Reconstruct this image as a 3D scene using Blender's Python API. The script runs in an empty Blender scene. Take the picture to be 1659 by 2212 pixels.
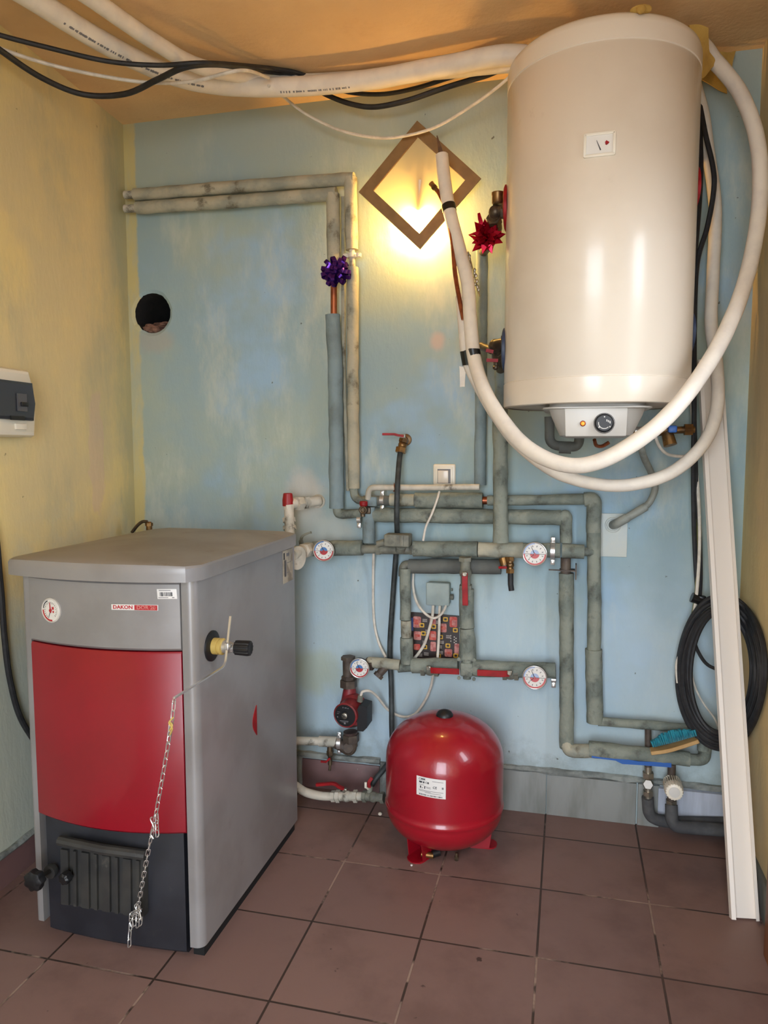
import bpy, bmesh, math, random
from mathutils import Vector as V, Matrix, noise as mn
random.seed(7)
PI = math.pi
SC = bpy.context.scene
COL = SC.collection
# ------------------------------------------------------------------ camera and measuring
F = 1598.0
CAM = V((0.6521, -2.40595, 1.28955))
YAW, PIT, ROL = 0.243483, -0.0886212, -0.001554
cyw, syw, cp, sp = math.cos(YAW), math.sin(YAW), math.cos(PIT), math.sin(PIT)
FW = V((-syw*cp, cyw*cp, sp)); R0 = V((cyw, syw, 0)); U0 = R0.cross(FW)
RT = R0*math.cos(ROL) + U0*math.sin(ROL); UP = -R0*math.sin(ROL) + U0*math.cos(ROL)
YB, XR, ZC = 0.16, 1.20, 2.49                 # back wall, right wall, ceiling
def ray(px, py): return FW + RT*((px-829.5)/F) - UP*((py-1106)/F)
def at(px, py, y):                            # point of the photo measured at depth y
    d = ray(px, py); return CAM + d*((y-CAM.y)/d.y)
def atz(px, py, z):
    d = ray(px, py); return CAM + d*((z-CAM.z)/d.z)
def atx(px, py, x):
    d = ray(px, py); return CAM + d*((x-CAM.x)/d.x)
def D(px, py, off=0.05): return at(px, py, YB-off)
def lw(y): return -0.935 - 0.064*(y+0.7)      # left wall is slightly out of square
def W(px): return px/2/624.0                  # pixel width at the back wall -> radius

# ------------------------------------------------------------------ materials
def lin(c):
    return tuple(((v/255)/12.92 if v/255 <= .04045 else ((v/255+.055)/1.055)**2.4) for v in c) + (1.0,)
class NT:
    def __init__(s, name):
        s.m = bpy.data.materials.new(name); s.m.use_nodes = True
        s.t = s.m.node_tree; s.b = s.t.nodes['Principled BSDF']; s.out = s.t.nodes['Material Output']
        s.co = s.n('ShaderNodeTexCoord').outputs['Object']
    def n(s, typ, **kw):
        x = s.t.nodes.new(typ)
        for k, v in kw.items(): setattr(x, k, v)
        return x
    def l(s, a, b): s.t.links.new(a, b)
    def put(s, sock, v):
        if hasattr(v, 'is_linked') or isinstance(v, bpy.types.NodeSocket): s.l(v, sock)
        else: sock.default_value = v
    def noise(s, scale, detail=4, rough=.55, stretch=None, dist=0.0, seed=0):
        mp = s.n('ShaderNodeMapping'); s.l(s.co, mp.inputs[0])
        if stretch: mp.inputs['Scale'].default_value = stretch
        mp.inputs['Location'].default_value = (seed*3.1, seed*1.7, seed*2.3)
        x = s.n('ShaderNodeTexNoise'); s.l(mp.outputs[0], x.inputs['Vector'])
        x.inputs['Scale'].default_value = scale; x.inputs['Detail'].default_value = detail
        x.inputs['Roughness'].default_value = rough; x.inputs['Distortion'].default_value = dist
        return x.outputs[0]
    def ramp(s, fac, a, b):
        x = s.n('ShaderNodeMapRange'); s.l(fac, x.inputs[0]); x.interpolation_type = 'SMOOTHSTEP'
        x.inputs[1].default_value = a; x.inputs[2].default_value = b
        return x.outputs[0]
    def math(s, op, a, b=0.0, c=0.0):
        x = s.n('ShaderNodeMath', operation=op)
        for i, v in enumerate((a, b, c)): s.put(x.inputs[i], v)
        return x.outputs[0]
    def mix(s, fac, a, b):
        x = s.n('ShaderNodeMix', data_type='RGBA')
        s.put(x.inputs[0], fac); s.put(x.inputs[6], a); s.put(x.inputs[7], b)
        return x.outputs[2]
    def xyz(s):
        x = s.n('ShaderNodeSeparateXYZ'); s.l(s.co, x.inputs[0]); return x.outputs
    def color(s, c): s.put(s.b.inputs['Base Color'], c)
    def bump(s, h, strength=.3, dist=.01):
        x = s.n('ShaderNodeBump'); x.inputs['Strength'].default_value = strength
        x.inputs['Distance'].default_value = dist; s.l(h, x.inputs['Height']); s.l(x.outputs[0], s.b.inputs['Normal'])
    def blob(s, x, z, rx, rz, jag=.5, seed=0):     # a mask of one patch of paint or plaster on a wall in the xz plane
        o = s.xyz()
        a = s.math('DIVIDE', s.math('SUBTRACT', o[0], x), rx); b = s.math('DIVIDE', s.math('SUBTRACT', o[2], z), rz)
        r = s.math('SQRT', s.math('ADD', s.math('MULTIPLY', a, a), s.math('MULTIPLY', b, b)))
        r = s.math('ADD', r, s.math('MULTIPLY', s.math('SUBTRACT', s.noise(14, 4, seed=seed+5), .5), jag*2))
        return s.ramp(r, 1.2, .45)
def mat(name, c, c2=None, rough=.5, metal=0.0, scale=8, lo=.4, hi=.65, bump=0.0, bscale=60, bdist=.004, coat=0.0, spec=.5, emit=None, es=0, stretch=None, dirt=None, dlo=.58, dhi=.75, dscale=14):
    t = NT(name); b = t.b
    b.inputs['Roughness'].default_value = rough; b.inputs['Metallic'].default_value = metal
    b.inputs['Specular IOR Level'].default_value = spec
    col = lin(c)
    if c2: col = t.mix(t.ramp(t.noise(scale, 5, stretch=stretch), lo, hi), lin(c), lin(c2))
    if dirt: col = t.mix(t.ramp(t.noise(dscale, 6, .65, seed=3), dlo, dhi), col, lin(dirt))
    t.color(col)
    if bump: t.bump(t.noise(bscale, 4, stretch=stretch), bump, bdist)
    if coat: b.inputs['Coat Weight'].default_value = coat; b.inputs['Coat Roughness'].default_value = .08
    if emit: b.inputs['Emission Color'].default_value = lin(emit); b.inputs['Emission Strength'].default_value = es
    return t.m
M = {}
# painted back wall
t = NT('blue plaster')
o = t.xyz()
c = t.mix(t.ramp(t.noise(1.6, 5, .6), .38, .62), lin((150, 174, 181)), lin((168, 181, 168)))
c = t.mix(t.ramp(t.noise(2.3, 4, .6, seed=4), .5, .68), c, lin((154, 184, 206)))
c = t.mix(t.math('MULTIPLY', t.ramp(t.noise(5, 6, .7, (1, 1, .35), seed=2), .48, .68), .6), c, lin((196, 202, 188)))
low = t.ramp(t.math('ADD', o[2], t.math('MULTIPLY', t.math('SUBTRACT', t.noise(3, 4), .5), .8)), 1.05, .55)
c = t.mix(t.math('MULTIPLY', low, .6), c, lin((190, 210, 222)))
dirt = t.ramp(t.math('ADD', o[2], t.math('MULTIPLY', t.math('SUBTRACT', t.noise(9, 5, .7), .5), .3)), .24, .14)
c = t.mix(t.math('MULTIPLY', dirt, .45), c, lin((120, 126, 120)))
for (x, z, rx, rz, cc, sd) in ((.205, 1.652, .03, .035, (200, 178, 166), 1), (-.29, 1.10, .09, .11, (196, 192, 182), 2), (-.22, .98, .14, .09, (180, 186, 180), 3), (-.88, 1.69, .09, .05, (170, 172, 164), 4), (-.25, .45, .12, .1, (176, 188, 172), 8)):
    c = t.mix(t.math('MULTIPLY', t.blob(x, z, rx, rz, seed=sd), .8), c, lin(cc))
up = t.ramp(t.math('ADD', o[2], t.math('MULTIPLY', t.math('SUBTRACT', t.noise(4, 4, .6, seed=8), .5), .3)), 2.15, 2.42)
c = t.mix(t.math('MULTIPLY', up, .7), c, lin((168, 178, 166)))
edge = t.ramp(t.math('ADD', o[0], t.math('MULTIPLY', t.math('SUBTRACT', t.noise(12, 5, .6), .5), .035)), -.938, -.95)
c = t.mix(t.math('MULTIPLY', edge, t.math('ADD', t.math('MULTIPLY', t.ramp(t.noise(9, 5, .6, (1, 1, .3), seed=11), .35, .6), .6), .35)), c, lin((206, 190, 128)))
c = t.mix(t.ramp(t.noise(40, 3, .5, seed=6), .74, .8), c, lin((95, 98, 92)))
t.color(c); t.b.inputs['Roughness'].default_value = .8
t.bump(t.math('ADD', t.noise(5, 6, .68, (1, 1, .4)), t.math('MULTIPLY', t.noise(60, 5, .7, (1, 1, .35)), .12)), .4, .012)
M['blue'] = t.m
# yellow walls
def yellow(name, a, b, lowcol, lowz, lowamt):
    t = NT(name); o = t.xyz()
    c = t.mix(t.ramp(t.noise(1.8, 5, .6), .4, .62), lin(a), lin(b))
    c = t.mix(t.math('MULTIPLY', t.ramp(t.noise(4, 6, .7, (1, 1, .4), seed=2), .48, .7), .6), c, lin((186, 178, 142)))
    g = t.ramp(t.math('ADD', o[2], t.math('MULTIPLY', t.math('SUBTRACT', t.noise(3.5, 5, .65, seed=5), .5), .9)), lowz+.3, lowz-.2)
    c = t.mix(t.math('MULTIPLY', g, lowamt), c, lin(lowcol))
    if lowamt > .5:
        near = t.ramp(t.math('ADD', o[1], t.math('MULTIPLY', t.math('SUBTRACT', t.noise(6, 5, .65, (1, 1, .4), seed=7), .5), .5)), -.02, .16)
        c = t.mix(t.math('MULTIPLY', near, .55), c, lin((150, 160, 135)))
        yy = t.math('DIVIDE', t.math('ADD', o[1], .09), .055); zz = t.math('DIVIDE', t.math('SUBTRACT', o[2], 1.27), .24)
        r = t.math('SQRT', t.math('ADD', t.math('MULTIPLY', yy, yy), t.math('MULTIPLY', zz, zz)))
        r = t.math('ADD', r, t.math('MULTIPLY', t.math('SUBTRACT', t.noise(14, 4), .5), 1.2))
        c = t.mix(t.math('MULTIPLY', t.ramp(r, 1, .8), .6), c, lin((216, 188, 158)))
    c = t.mix(t.ramp(t.noise(26, 3, .5, seed=6), .735, .78), c, lin((120, 105, 75)))
    t.color(c); t.b.inputs['Roughness'].default_value = .8
    t.bump(t.math('ADD', t.noise(5, 6, .68, (1, 1, .4)), t.math('MULTIPLY', t.noise(60, 5, .7, (1, 1, .35)), .12)), .4, .012)
    return t.m
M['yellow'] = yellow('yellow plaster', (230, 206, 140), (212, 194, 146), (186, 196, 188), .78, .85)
M['ochre'] = yellow('ochre plaster', (226, 202, 146), (212, 188, 142), (196, 184, 146), .2, .4)
t = NT('orange ceiling paint')
c = t.mix(t.ramp(t.noise(2, 5, .6), .35, .65), lin((234, 198, 148)), lin((222, 184, 136)))
c = t.mix(t.math('MULTIPLY', t.ramp(t.noise(7, 6, .7, seed=3), .55, .75), .4), c, lin((206, 162, 120)))
t.color(c); t.b.inputs['Roughness'].default_value = .85
t.bump(t.math('ADD', t.noise(9, 5, .6), t.math('MULTIPLY', t.noise(70, 3), .3)), .4, .01)
M['ceiling'] = t.m
t = NT('terracotta floor tiles')
bk = t.n('ShaderNodeTexBrick', offset=0.0, squash=1.0); t.l(t.co, bk.inputs['Vector'])
for k, v in (('Scale', 1.0), ('Mortar Size', .0032), ('Mortar Smooth', .25), ('Bias', 0.0), ('Brick Width', .3), ('Row Height', .3)): bk.inputs[k].default_value = v
bk.inputs['Color1'].default_value = lin((134, 106, 98)); bk.inputs['Color2'].default_value = lin((125, 99, 93)); bk.inputs['Mortar'].default_value = lin((58, 46, 41))
gr = t.mix(t.ramp(t.noise(3.2, 5, .7, seed=2), .54, .62), bk.outputs['Mortar'] if 'Mortar' in bk.outputs else lin((60, 47, 41)), lin((158, 134, 120)))
c = t.mix(t.ramp(bk.outputs['Fac'], .3, .9), bk.outputs['Color'], gr)
c = t.mix(t.math('MULTIPLY', t.ramp(t.noise(3, 6, .65), .45, .7), .5), c, lin((98, 74, 69)))
c = t.mix(t.ramp(t.noise(24, 3, .5, seed=6), .735, .77), c, lin((74, 56, 51)))
t.color(c); t.put(t.b.inputs['Roughness'], t.math('ADD', t.math('MULTIPLY', t.noise(12, 5), .25), .38)); t.b.inputs['Specular IOR Level'].default_value = .4
t.bump(t.math('SUBTRACT', t.math('MULTIPLY', t.noise(50, 3), .15), bk.outputs['Fac']), .5, .004)
M['tiles'] = t.m
P = dict
for k, a in {
 'pipe': P(c=(138, 143, 130), c2=(114, 122, 113), rough=.75, scale=12, lo=.42, hi=.6, bump=.8, bscale=45, bdist=.008, dirt=(84, 86, 79), dlo=.55, dhi=.72),
 'pipe_pale': P(c=(178, 172, 150), c2=(146, 148, 134), rough=.75, scale=10, bump=.6, bscale=40, bdist=.006, dirt=(104, 98, 82), dlo=.56, dhi=.72),
 'pipe_blue': P(c=(130, 148, 152), c2=(114, 128, 130), rough=.75, scale=9, bump=.6, bscale=40, bdist=.006, dirt=(100, 106, 104), dlo=.6, dhi=.75),
 'pipe_gray': P(c=(104, 106, 100), c2=(88, 90, 86), rough=.8, scale=10, bump=.4, bscale=50),
 'white_pipe': P(c=(206, 198, 182), c2=(178, 174, 160), rough=.55, scale=14, bump=.3, bscale=60, dirt=(110, 104, 92), dlo=.58, dhi=.7),
 'dark_pipe': P(c=(74, 62, 54), c2=(96, 84, 72), rough=.6, scale=25, bump=.4),
 'copper': P(c=(176, 104, 70), c2=(140, 80, 56), rough=.35, metal=.85, scale=30),
 'brass': P(c=(150, 112, 66), c2=(104, 82, 58), rough=.38, metal=.85, scale=30),
 'old_brass': P(c=(112, 96, 76), c2=(76, 66, 56), rough=.45, metal=.7, scale=30),
 'nickel': P(c=(176, 168, 152), c2=(130, 124, 112), rough=.35, metal=.8, scale=30),
 'chrome': P(c=(214, 212, 208), rough=.28, metal=.8),
 'fitting': P(c=(130, 130, 116), c2=(100, 100, 90), rough=.6, scale=25, bump=.4),
 'red_lever': P(c=(160, 22, 28), c2=(134, 20, 25), rough=.5, scale=30, spec=.3),
 'red_cap': P(c=(150, 22, 26), rough=.45),
 'blue_plastic': P(c=(44, 96, 172), rough=.4),
 'blue_collar': P(c=(48, 62, 88), rough=.5),
 'black': P(c=(22, 22, 24), rough=.45),
 'black_rubber': P(c=(30, 30, 32), c2=(42, 42, 44), rough=.6, scale=40),
 'painted_hose': P(c=(44, 48, 48), c2=(62, 68, 68), rough=.6, scale=30, dirt=(150, 150, 146), dlo=.7, dhi=.76, dscale=60),
 'foam_gray': P(c=(68, 68, 70), c2=(84, 84, 84), rough=.85, scale=16, bump=.3),
 'white_hose': P(c=(232, 222, 206), c2=(222, 212, 198), rough=.55, scale=18, bump=.25, bscale=30, bdist=.004),
 'white_cable': P(c=(222, 214, 200), c2=(200, 192, 178), rough=.5, scale=30),
 'white_plastic': P(c=(232, 224, 206), rough=.35),
 'duct_white': P(c=(236, 226, 214), rough=.35),
 'enamel': P(c=(226, 214, 196), c2=(220, 207, 188), rough=.26, scale=3, coat=.12, spec=.4, dirt=(205, 192, 172), dlo=.66, dhi=.8, dscale=7),
 'enamel_dull': P(c=(190, 182, 170), rough=.5),
 'gray_plastic': P(c=(178, 174, 166), rough=.42),
 'plate_gray': P(c=(206, 202, 194), rough=.4),
 'boiler_gray': P(c=(150, 148, 148), c2=(140, 137, 136), rough=.36, metal=.25, scale=5, coat=.15, dirt=(134, 130, 126), dlo=.62, dhi=.8, dscale=9),
 'lid_gray': P(c=(146, 140, 132), c2=(134, 126, 116), rough=.48, metal=.15, scale=4, dirt=(118, 104, 88), dlo=.6, dhi=.78, dscale=10),
 'boiler_red': P(c=(140, 6, 28), c2=(132, 6, 25), rough=.32, scale=4, coat=.3),
 'boiler_black': P(c=(30, 31, 38), c2=(38, 39, 46), rough=.5, scale=10, dirt=(62, 60, 58), dlo=.64, dhi=.8, dscale=12),
 'cast_black': P(c=(46, 46, 46), c2=(58, 57, 54), rough=.55, scale=14, dirt=(84, 82, 76), dlo=.62, dhi=.76, dscale=18),
 'dark_gap': P(c=(12, 12, 13), rough=.8),
 'vessel_red': P(c=(158, 16, 34), c2=(148, 15, 31), rough=.3, scale=5, coat=.5, bump=.08, bscale=130, dirt=(140, 24, 30), dlo=.66, dhi=.72, dscale=40),
 'label': P(c=(226, 222, 218), rough=.5),
 'ink': P(c=(40, 40, 44), rough=.6),
 'ink_soft': P(c=(120, 118, 120), rough=.6),
 'sticker_old': P(c=(176, 166, 148), c2=(140, 130, 116), rough=.7, scale=18, lo=.45, hi=.6),
 'dial_white': P(c=(226, 222, 214), rough=.45),
 'dial_red': P(c=(176, 36, 44), rough=.5),
 'dial_blue': P(c=(70, 120, 178), rough=.5),
 'dial_pale_blue': P(c=(168, 184, 214), rough=.5),
 'dial_pale_red': P(c=(206, 110, 112), rough=.5),
 'dial_faded_red': P(c=(200, 96, 98), rough=.5),
 'pump_red': P(c=(140, 42, 46), c2=(110, 34, 36), rough=.5, scale=20, dirt=(80, 62, 54), dlo=.56, dhi=.72, dscale=22),
 'pump_dark': P(c=(70, 52, 48), c2=(92, 76, 68), rough=.6, scale=20),
 'lamp_frame': P(c=(138, 106, 64), c2=(128, 98, 58), rough=.5, scale=20),
 'purple_foil': P(c=(104, 56, 168), rough=.22, metal=.85),
 'red_foil': P(c=(206, 26, 58), rough=.25, metal=.7),
 'yellow_foam': P(c=(196, 158, 78), c2=(170, 132, 62), rough=.9, scale=10, bump=.6, bscale=40),
 'brown_foil': P(c=(110, 80, 54), c2=(84, 62, 44), rough=.5, metal=.3, scale=30),
 'skirt_gray': P(c=(142, 144, 140), c2=(122, 124, 118), rough=.7, scale=4, stretch=(3, 1, .6), dirt=(150, 128, 108), dlo=.64, dhi=.8, dscale=5),
 'skirt_brown': P(c=(122, 92, 90), c2=(108, 82, 80), rough=.5, scale=8, dirt=(150, 136, 130), dlo=.7, dhi=.76, dscale=30),
 'skirt_pale': P(c=(186, 192, 204), c2=(168, 172, 182), rough=.75, scale=7, stretch=(3, 1, .4), dirt=(110, 110, 114), dlo=.66, dhi=.74, dscale=16),
 'plaster_ridge': P(c=(150, 154, 148), c2=(112, 116, 112), rough=.9, scale=16, bump=.8, bscale=40, bdist=.008),
 'wood_brown': P(c=(146, 92, 58), c2=(126, 78, 48), rough=.5, scale=8, stretch=(4, 4, .4)),
 'white_trim': P(c=(216, 212, 204), rough=.5),
 'brush_wood': P(c=(206, 168, 112), c2=(190, 150, 96), rough=.6, scale=14),
 'turquoise': P(c=(44, 142, 160), c2=(34, 112, 132), rough=.6, scale=40),
 'poster_dark': P(c=(46, 34, 32), c2=(54, 42, 38), rough=.4, scale=10),
 'poster_pink': P(c=(206, 140, 130), c2=(170, 84, 80), rough=.45, scale=60),
 'poster_red': P(c=(190, 62, 52), c2=(206, 110, 92), rough=.45, scale=60),
 'poster_yellow': P(c=(220, 172, 52), rough=.45),
 'poster_white': P(c=(206, 196, 186), rough=.45),
 'poster_blue': P(c=(62, 86, 150), rough=.45),
 'soot': P(c=(20, 18, 17), c2=(30, 26, 24), rough=.95, scale=20),
 'rubble': P(c=(140, 104, 88), c2=(110, 82, 70), rough=.95, scale=30, bump=.8, bscale=40),
 'smoke_glass': P(c=(58, 60, 66), rough=.15),
 'breaker': P(c=(84, 84, 88), rough=.4),
 'tape': P(c=(20, 19, 19), rough=.35),
 'clear': P(c=(206, 200, 184), rough=.2),
 'yellow_plastic': P(c=(196, 168, 92), rough=.4),
 'orange_glow': P(c=(230, 140, 60), rough=.3, emit=(255, 150, 50), es=.8),
 'gray_hose': P(c=(146, 150, 142), c2=(118, 122, 116), rough=.6, scale=20, bump=.4),
 'pale_box': P(c=(158, 172, 168), c2=(144, 158, 156), rough=.6, scale=12),
 'green_wire': P(c=(110, 112, 50), rough=.5),
 'plate_painted': P(c=(206, 210, 202), c2=(196, 206, 206), rough=.7, scale=8),
 'bulb': P(c=(255, 240, 200), rough=.3, emit=(255, 196, 104), es=270.0),
 'outside_ground': P(c=(150, 146, 136), c2=(130, 128, 120), rough=.9, scale=3),
}.items(): M[k] = mat(k.replace('_', ' '), **a)
# frosted lamp glass: lets the bulb's light through
t = NT('frosted glass'); tr = t.n('ShaderNodeBsdfTranslucent'); tr.inputs[0].default_value = (1.0, .86, .6, 1)
mx = t.n('ShaderNodeMixShader'); mx.inputs[0].default_value = .6
t.color(lin((240, 226, 190))); t.b.inputs['Roughness'].default_value = .35
t.l(t.b.outputs[0], mx.inputs[1]); t.l(tr.outputs[0], mx.inputs[2]); t.l(mx.outputs[0], t.out.inputs[0]); M['frosted'] = t.m

# ------------------------------------------------------------------ mesh helpers
def BM(): return bmesh.new()
def setmi(bm, n0, mi):
    bm.faces.ensure_lookup_table()
    for f in bm.faces[n0:]: f.material_index = mi
def frame(d):
    d = d.normalized(); a = V((0, 0, 1)) if abs(d.z) < .9 else V((1, 0, 0))
    x = d.cross(a).normalized(); return x, d.cross(x).normalized(), d
def box(bm, c, s, mtx=None, bevel=0.0, mi=0, seg=2):
    tm = bmesh.new(); bmesh.ops.create_cube(tm, size=1.0)
    bmesh.ops.scale(tm, vec=V(s), verts=tm.verts)
    if bevel: bmesh.ops.bevel(tm, geom=list(tm.edges), offset=bevel, segments=seg, profile=.5, affect='EDGES')
    if mtx is not None: bmesh.ops.transform(tm, matrix=mtx.to_4x4(), verts=tm.verts)
    bmesh.ops.translate(tm, vec=V(c), verts=tm.verts)
    for f in tm.faces: f.material_index = mi
    me = bpy.data.meshes.new('x'); tm.to_mesh(me); tm.free(); bm.from_mesh(me); bpy.data.meshes.remove(me)
def rings(bm, rs, close=True, cap0=True, cap1=True, mi=0):
    n0 = len(bm.faces); vs = [[bm.verts.new(p) for p in r] for r in rs]; n = len(rs[0])
    for a, b in zip(vs, vs[1:]):
        for i in range(n if close else n-1):
            j = (i+1) % n; bm.faces.new((a[i], a[j], b[j], b[i]))
    if cap0: bm.faces.new(vs[0][::-1])
    if cap1: bm.faces.new(vs[-1])
    setmi(bm, n0, mi)
def circ(c, x, y, r, n, ry=None): return [c + x*(r*math.cos(2*PI*i/n)) + y*((ry or r)*math.sin(2*PI*i/n)) for i in range(n)]
def cyl(bm, p0, p1, r0, r1=None, n=20, mi=0, cap=True):
    p0, p1 = V(p0), V(p1); x, y, d = frame(p1-p0)
    rings(bm, [circ(p0, x, y, r0, n), circ(p1, x, y, r0 if r1 is None else r1, n)], cap0=cap, cap1=cap, mi=mi)
def lathe(bm, o, axis, prof, n=32, mi=0, cap0=True, cap1=True):   # prof: (radius, distance along axis)
    o = V(o); x, y, d = frame(V(axis)); rings(bm, [circ(o+d*h, x, y, max(r, 1e-5), n) for r, h in prof], cap0=cap0, cap1=cap1, mi=mi)
def rounded(pts, r, n=6):
    pts = [V(p) for p in pts]; out = [pts[0]]
    for a, b, c in zip(pts, pts[1:], pts[2:]):
        u, w = (a-b), (c-b); q = min(r, u.length*.49, w.length*.49); p, s = b+u.normalized()*q, b+w.normalized()*q
        for i in range(n+1):
            k = i/n; out.append(p*(1-k)**2 + b*2*k*(1-k) + s*k*k)
    return out + [pts[-1]]
def spline(pts, step=10):
    pts = [V(p) for p in pts]; q = [pts[0]*2-pts[1]] + pts + [pts[-1]*2-pts[-2]]; out = []
    for i in range(1, len(q)-2):
        a, b, c, d = q[i-1:i+3]
        for k in range(step):
            s = k/step; out.append(.5*((2*b)+(c-a)*s+(2*a-5*b+4*c-d)*s*s+(3*b-a-3*c+d)*s**3))
    return out + [pts[-1]]
def resample(pts, ds):
    out = [pts[0]]
    for a, b in zip(pts, pts[1:]):
        n = max(1, int((b-a).length/ds))
        for i in range(1, n+1): out.append(a.lerp(b, i/n))
    return out
def tube(bm, pts, r, n=14, mi=0, wob=0.0, seed=0, cap=True, ry=None):
    pts = [V(p) for p in pts]; pts = [p for i, p in enumerate(pts) if i == 0 or (p-pts[i-1]).length > 1e-5]
    if wob: pts = resample(pts, .018)
    d0 = (pts[1]-pts[0]).normalized(); x, y, _ = frame(d0); rs = []
    for i, p in enumerate(pts):
        d = (pts[min(i+1, len(pts)-1)]-pts[max(i-1, 0)]).normalized()
        x = (x-d*x.dot(d)).normalized(); y = d.cross(x)
        rr = r(i/(len(pts)-1)) if callable(r) else r
        ring = []
        for k in range(n):
            a = 2*PI*k/n; v = x*math.cos(a)+y*math.sin(a)*((ry or rr)/rr)
            q = rr*(1+(wob*mn.noise(V((p.x, p.y, p.z))*22+v*1.3+V((seed*7.7, 0, 0))) if wob else 0)); ring.append(p+v*q)
        rs.append(ring)
    rings(bm, rs, mi=mi, cap0=cap, cap1=cap)
def strip(bm, pts, side, w, th, mi=0):      # flat bar following a path
    pts = [V(p) for p in pts]; rs = []
    for i, p in enumerate(pts):
        d = (pts[min(i+1, len(pts)-1)]-pts[max(i-1, 0)]).normalized(); s = V(side); s = (s-d*s.dot(d)).normalized(); u = d.cross(s)
        ww = w[i] if isinstance(w, (list, tuple)) else w
        rs.append([p+s*ww/2+u*th/2, p-s*ww/2+u*th/2, p-s*ww/2-u*th/2, p+s*ww/2-u*th/2])
    rings(bm, rs, mi=mi)
def prism(bm, poly, z0, z1, mi=0, mtx=None):
    f = (lambda p: p) if mtx is None else (lambda p: mtx @ p)
    rings(bm, [[f(V((x, y, z))) for x, y in poly] for z in (z0, z1)], mi=mi)
def torus(bm, c, axis, R, r, n=28, m=8, mi=0):
    x, y, d = frame(V(axis)); c = V(c); n0 = len(bm.faces); vs = []
    for i in range(n):
        a = 2*PI*i/n; u = x*math.cos(a)+y*math.sin(a)
        vs.append([bm.verts.new(c+u*(R+r*math.cos(2*PI*k/m))+d*(r*math.sin(2*PI*k/m))) for k in range(m)])
    for i in range(n):
        for k in range(m): bm.faces.new((vs[i][k], vs[(i+1) % n][k], vs[(i+1) % n][(k+1) % m], vs[i][(k+1) % m]))
    setmi(bm, n0, mi)
def ball(bm, c, r, mi=0, sz=(1, 1, 1), n=16):
    n0 = len(bm.faces); bmesh.ops.create_uvsphere(bm, u_segments=n, v_segments=n//2, radius=1, matrix=Matrix.Translation(V(c)) @ Matrix.Diagonal(V((r*sz[0], r*sz[1], r*sz[2], 1))))
    setmi(bm, n0, mi)
def hexnut(bm, p0, p1, r, mi=0): cyl(bm, p0, p1, r, n=6, mi=mi)

# ------------------------------------------------------------------ objects
ORG = {}
def tag(o, label=None, cat=None, group=None, kind=None):
    for k, v in (('label', label), ('category', cat), ('group', group), ('kind', kind)):
        if v: o[k] = v
    return o
def mk(name, bm, mats, parent=None, label=None, cat=None, group=None, kind=None, center=True, ang=35, o=None, flat=False):
    if not flat: bmesh.ops.recalc_face_normals(bm, faces=bm.faces)
    me = bpy.data.meshes.new(name); bm.to_mesh(me); bm.free()
    for m in ([mats] if isinstance(mats, str) else mats): me.materials.append(M[m])
    for p in me.polygons: p.use_smooth = not flat
    if not flat: me.set_sharp_from_angle(angle=math.radians(ang))
    c = V((0, 0, 0))
    if center:
        lo = V([min(v.co[i] for v in me.vertices) for i in range(3)]); hi = V([max(v.co[i] for v in me.vertices) for i in range(3)])
        c = o or (lo+hi)/2 if parent else V(((lo.x+hi.x)/2, (lo.y+hi.y)/2, lo.z))
        me.transform(Matrix.Translation(-c))
    ob = bpy.data.objects.new(name, me); COL.objects.link(ob); ORG[ob.name] = c
    place(ob, c, parent); tag(ob, label, cat, group, kind)
    return ob
def place(ob, c, parent):
    ob.location = c
    if parent: ob.parent = parent; ob.location = c-ORG[parent.name]
def thing(name, loc, label, cat, group=None):
    e = bpy.data.objects.new(name, None); COL.objects.link(e); e.empty_display_size = .05
    e.location = V(loc); ORG[e.name] = V(loc); return tag(e, label, cat, group)
def text(name, s, c, xd, yd, h, m, parent, ex=.0003, bold=0.0, w=None):
    cu = bpy.data.curves.new(name, 'FONT'); cu.body = s; cu.size = 1.0; cu.align_x = 'CENTER'; cu.align_y = 'CENTER'; cu.extrude = .02; cu.offset = bold; cu.resolution_u = 3
    to = bpy.data.objects.new('tmp', cu); COL.objects.link(to); bpy.context.view_layer.update()
    me = bpy.data.meshes.new_from_object(to.evaluated_get(bpy.context.evaluated_depsgraph_get())); bpy.data.objects.remove(to); bpy.data.curves.remove(cu)
    xd, yd = V(xd).normalized(), V(yd).normalized(); zd = xd.cross(yd); xs = [v.co.x for v in me.vertices]
    k = h/.7; kx = k if w is None else w/(max(xs)-min(xs))
    for v in me.vertices: v.co = xd*v.co.x*kx + yd*v.co.y*k + zd*(ex if v.co.z > 0 else 0)
    me.name = name; me.materials.append(M[m]); ob = bpy.data.objects.new(name, me); COL.objects.link(ob); ORG[ob.name] = V(c); place(ob, V(c), parent); return ob

# ================================================================== SETTING
YF = -3.05
b = BM(); box(b, (.2, (YF+.4)/2, -.05), (2.9, .4-YF+.2, .1)); mk('floor', b, 'tiles', center=False, kind='structure', label='floor of square terracotta tiles with dark grout', cat='floor')
b = BM(); box(b, (.2, (YF+.4)/2, ZC+.05), (2.9, .4-YF+.2, .1)); mk('ceiling', b, 'ceiling', center=False, kind='structure', label='orange painted plaster ceiling above the heater', cat='ceiling')
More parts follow.
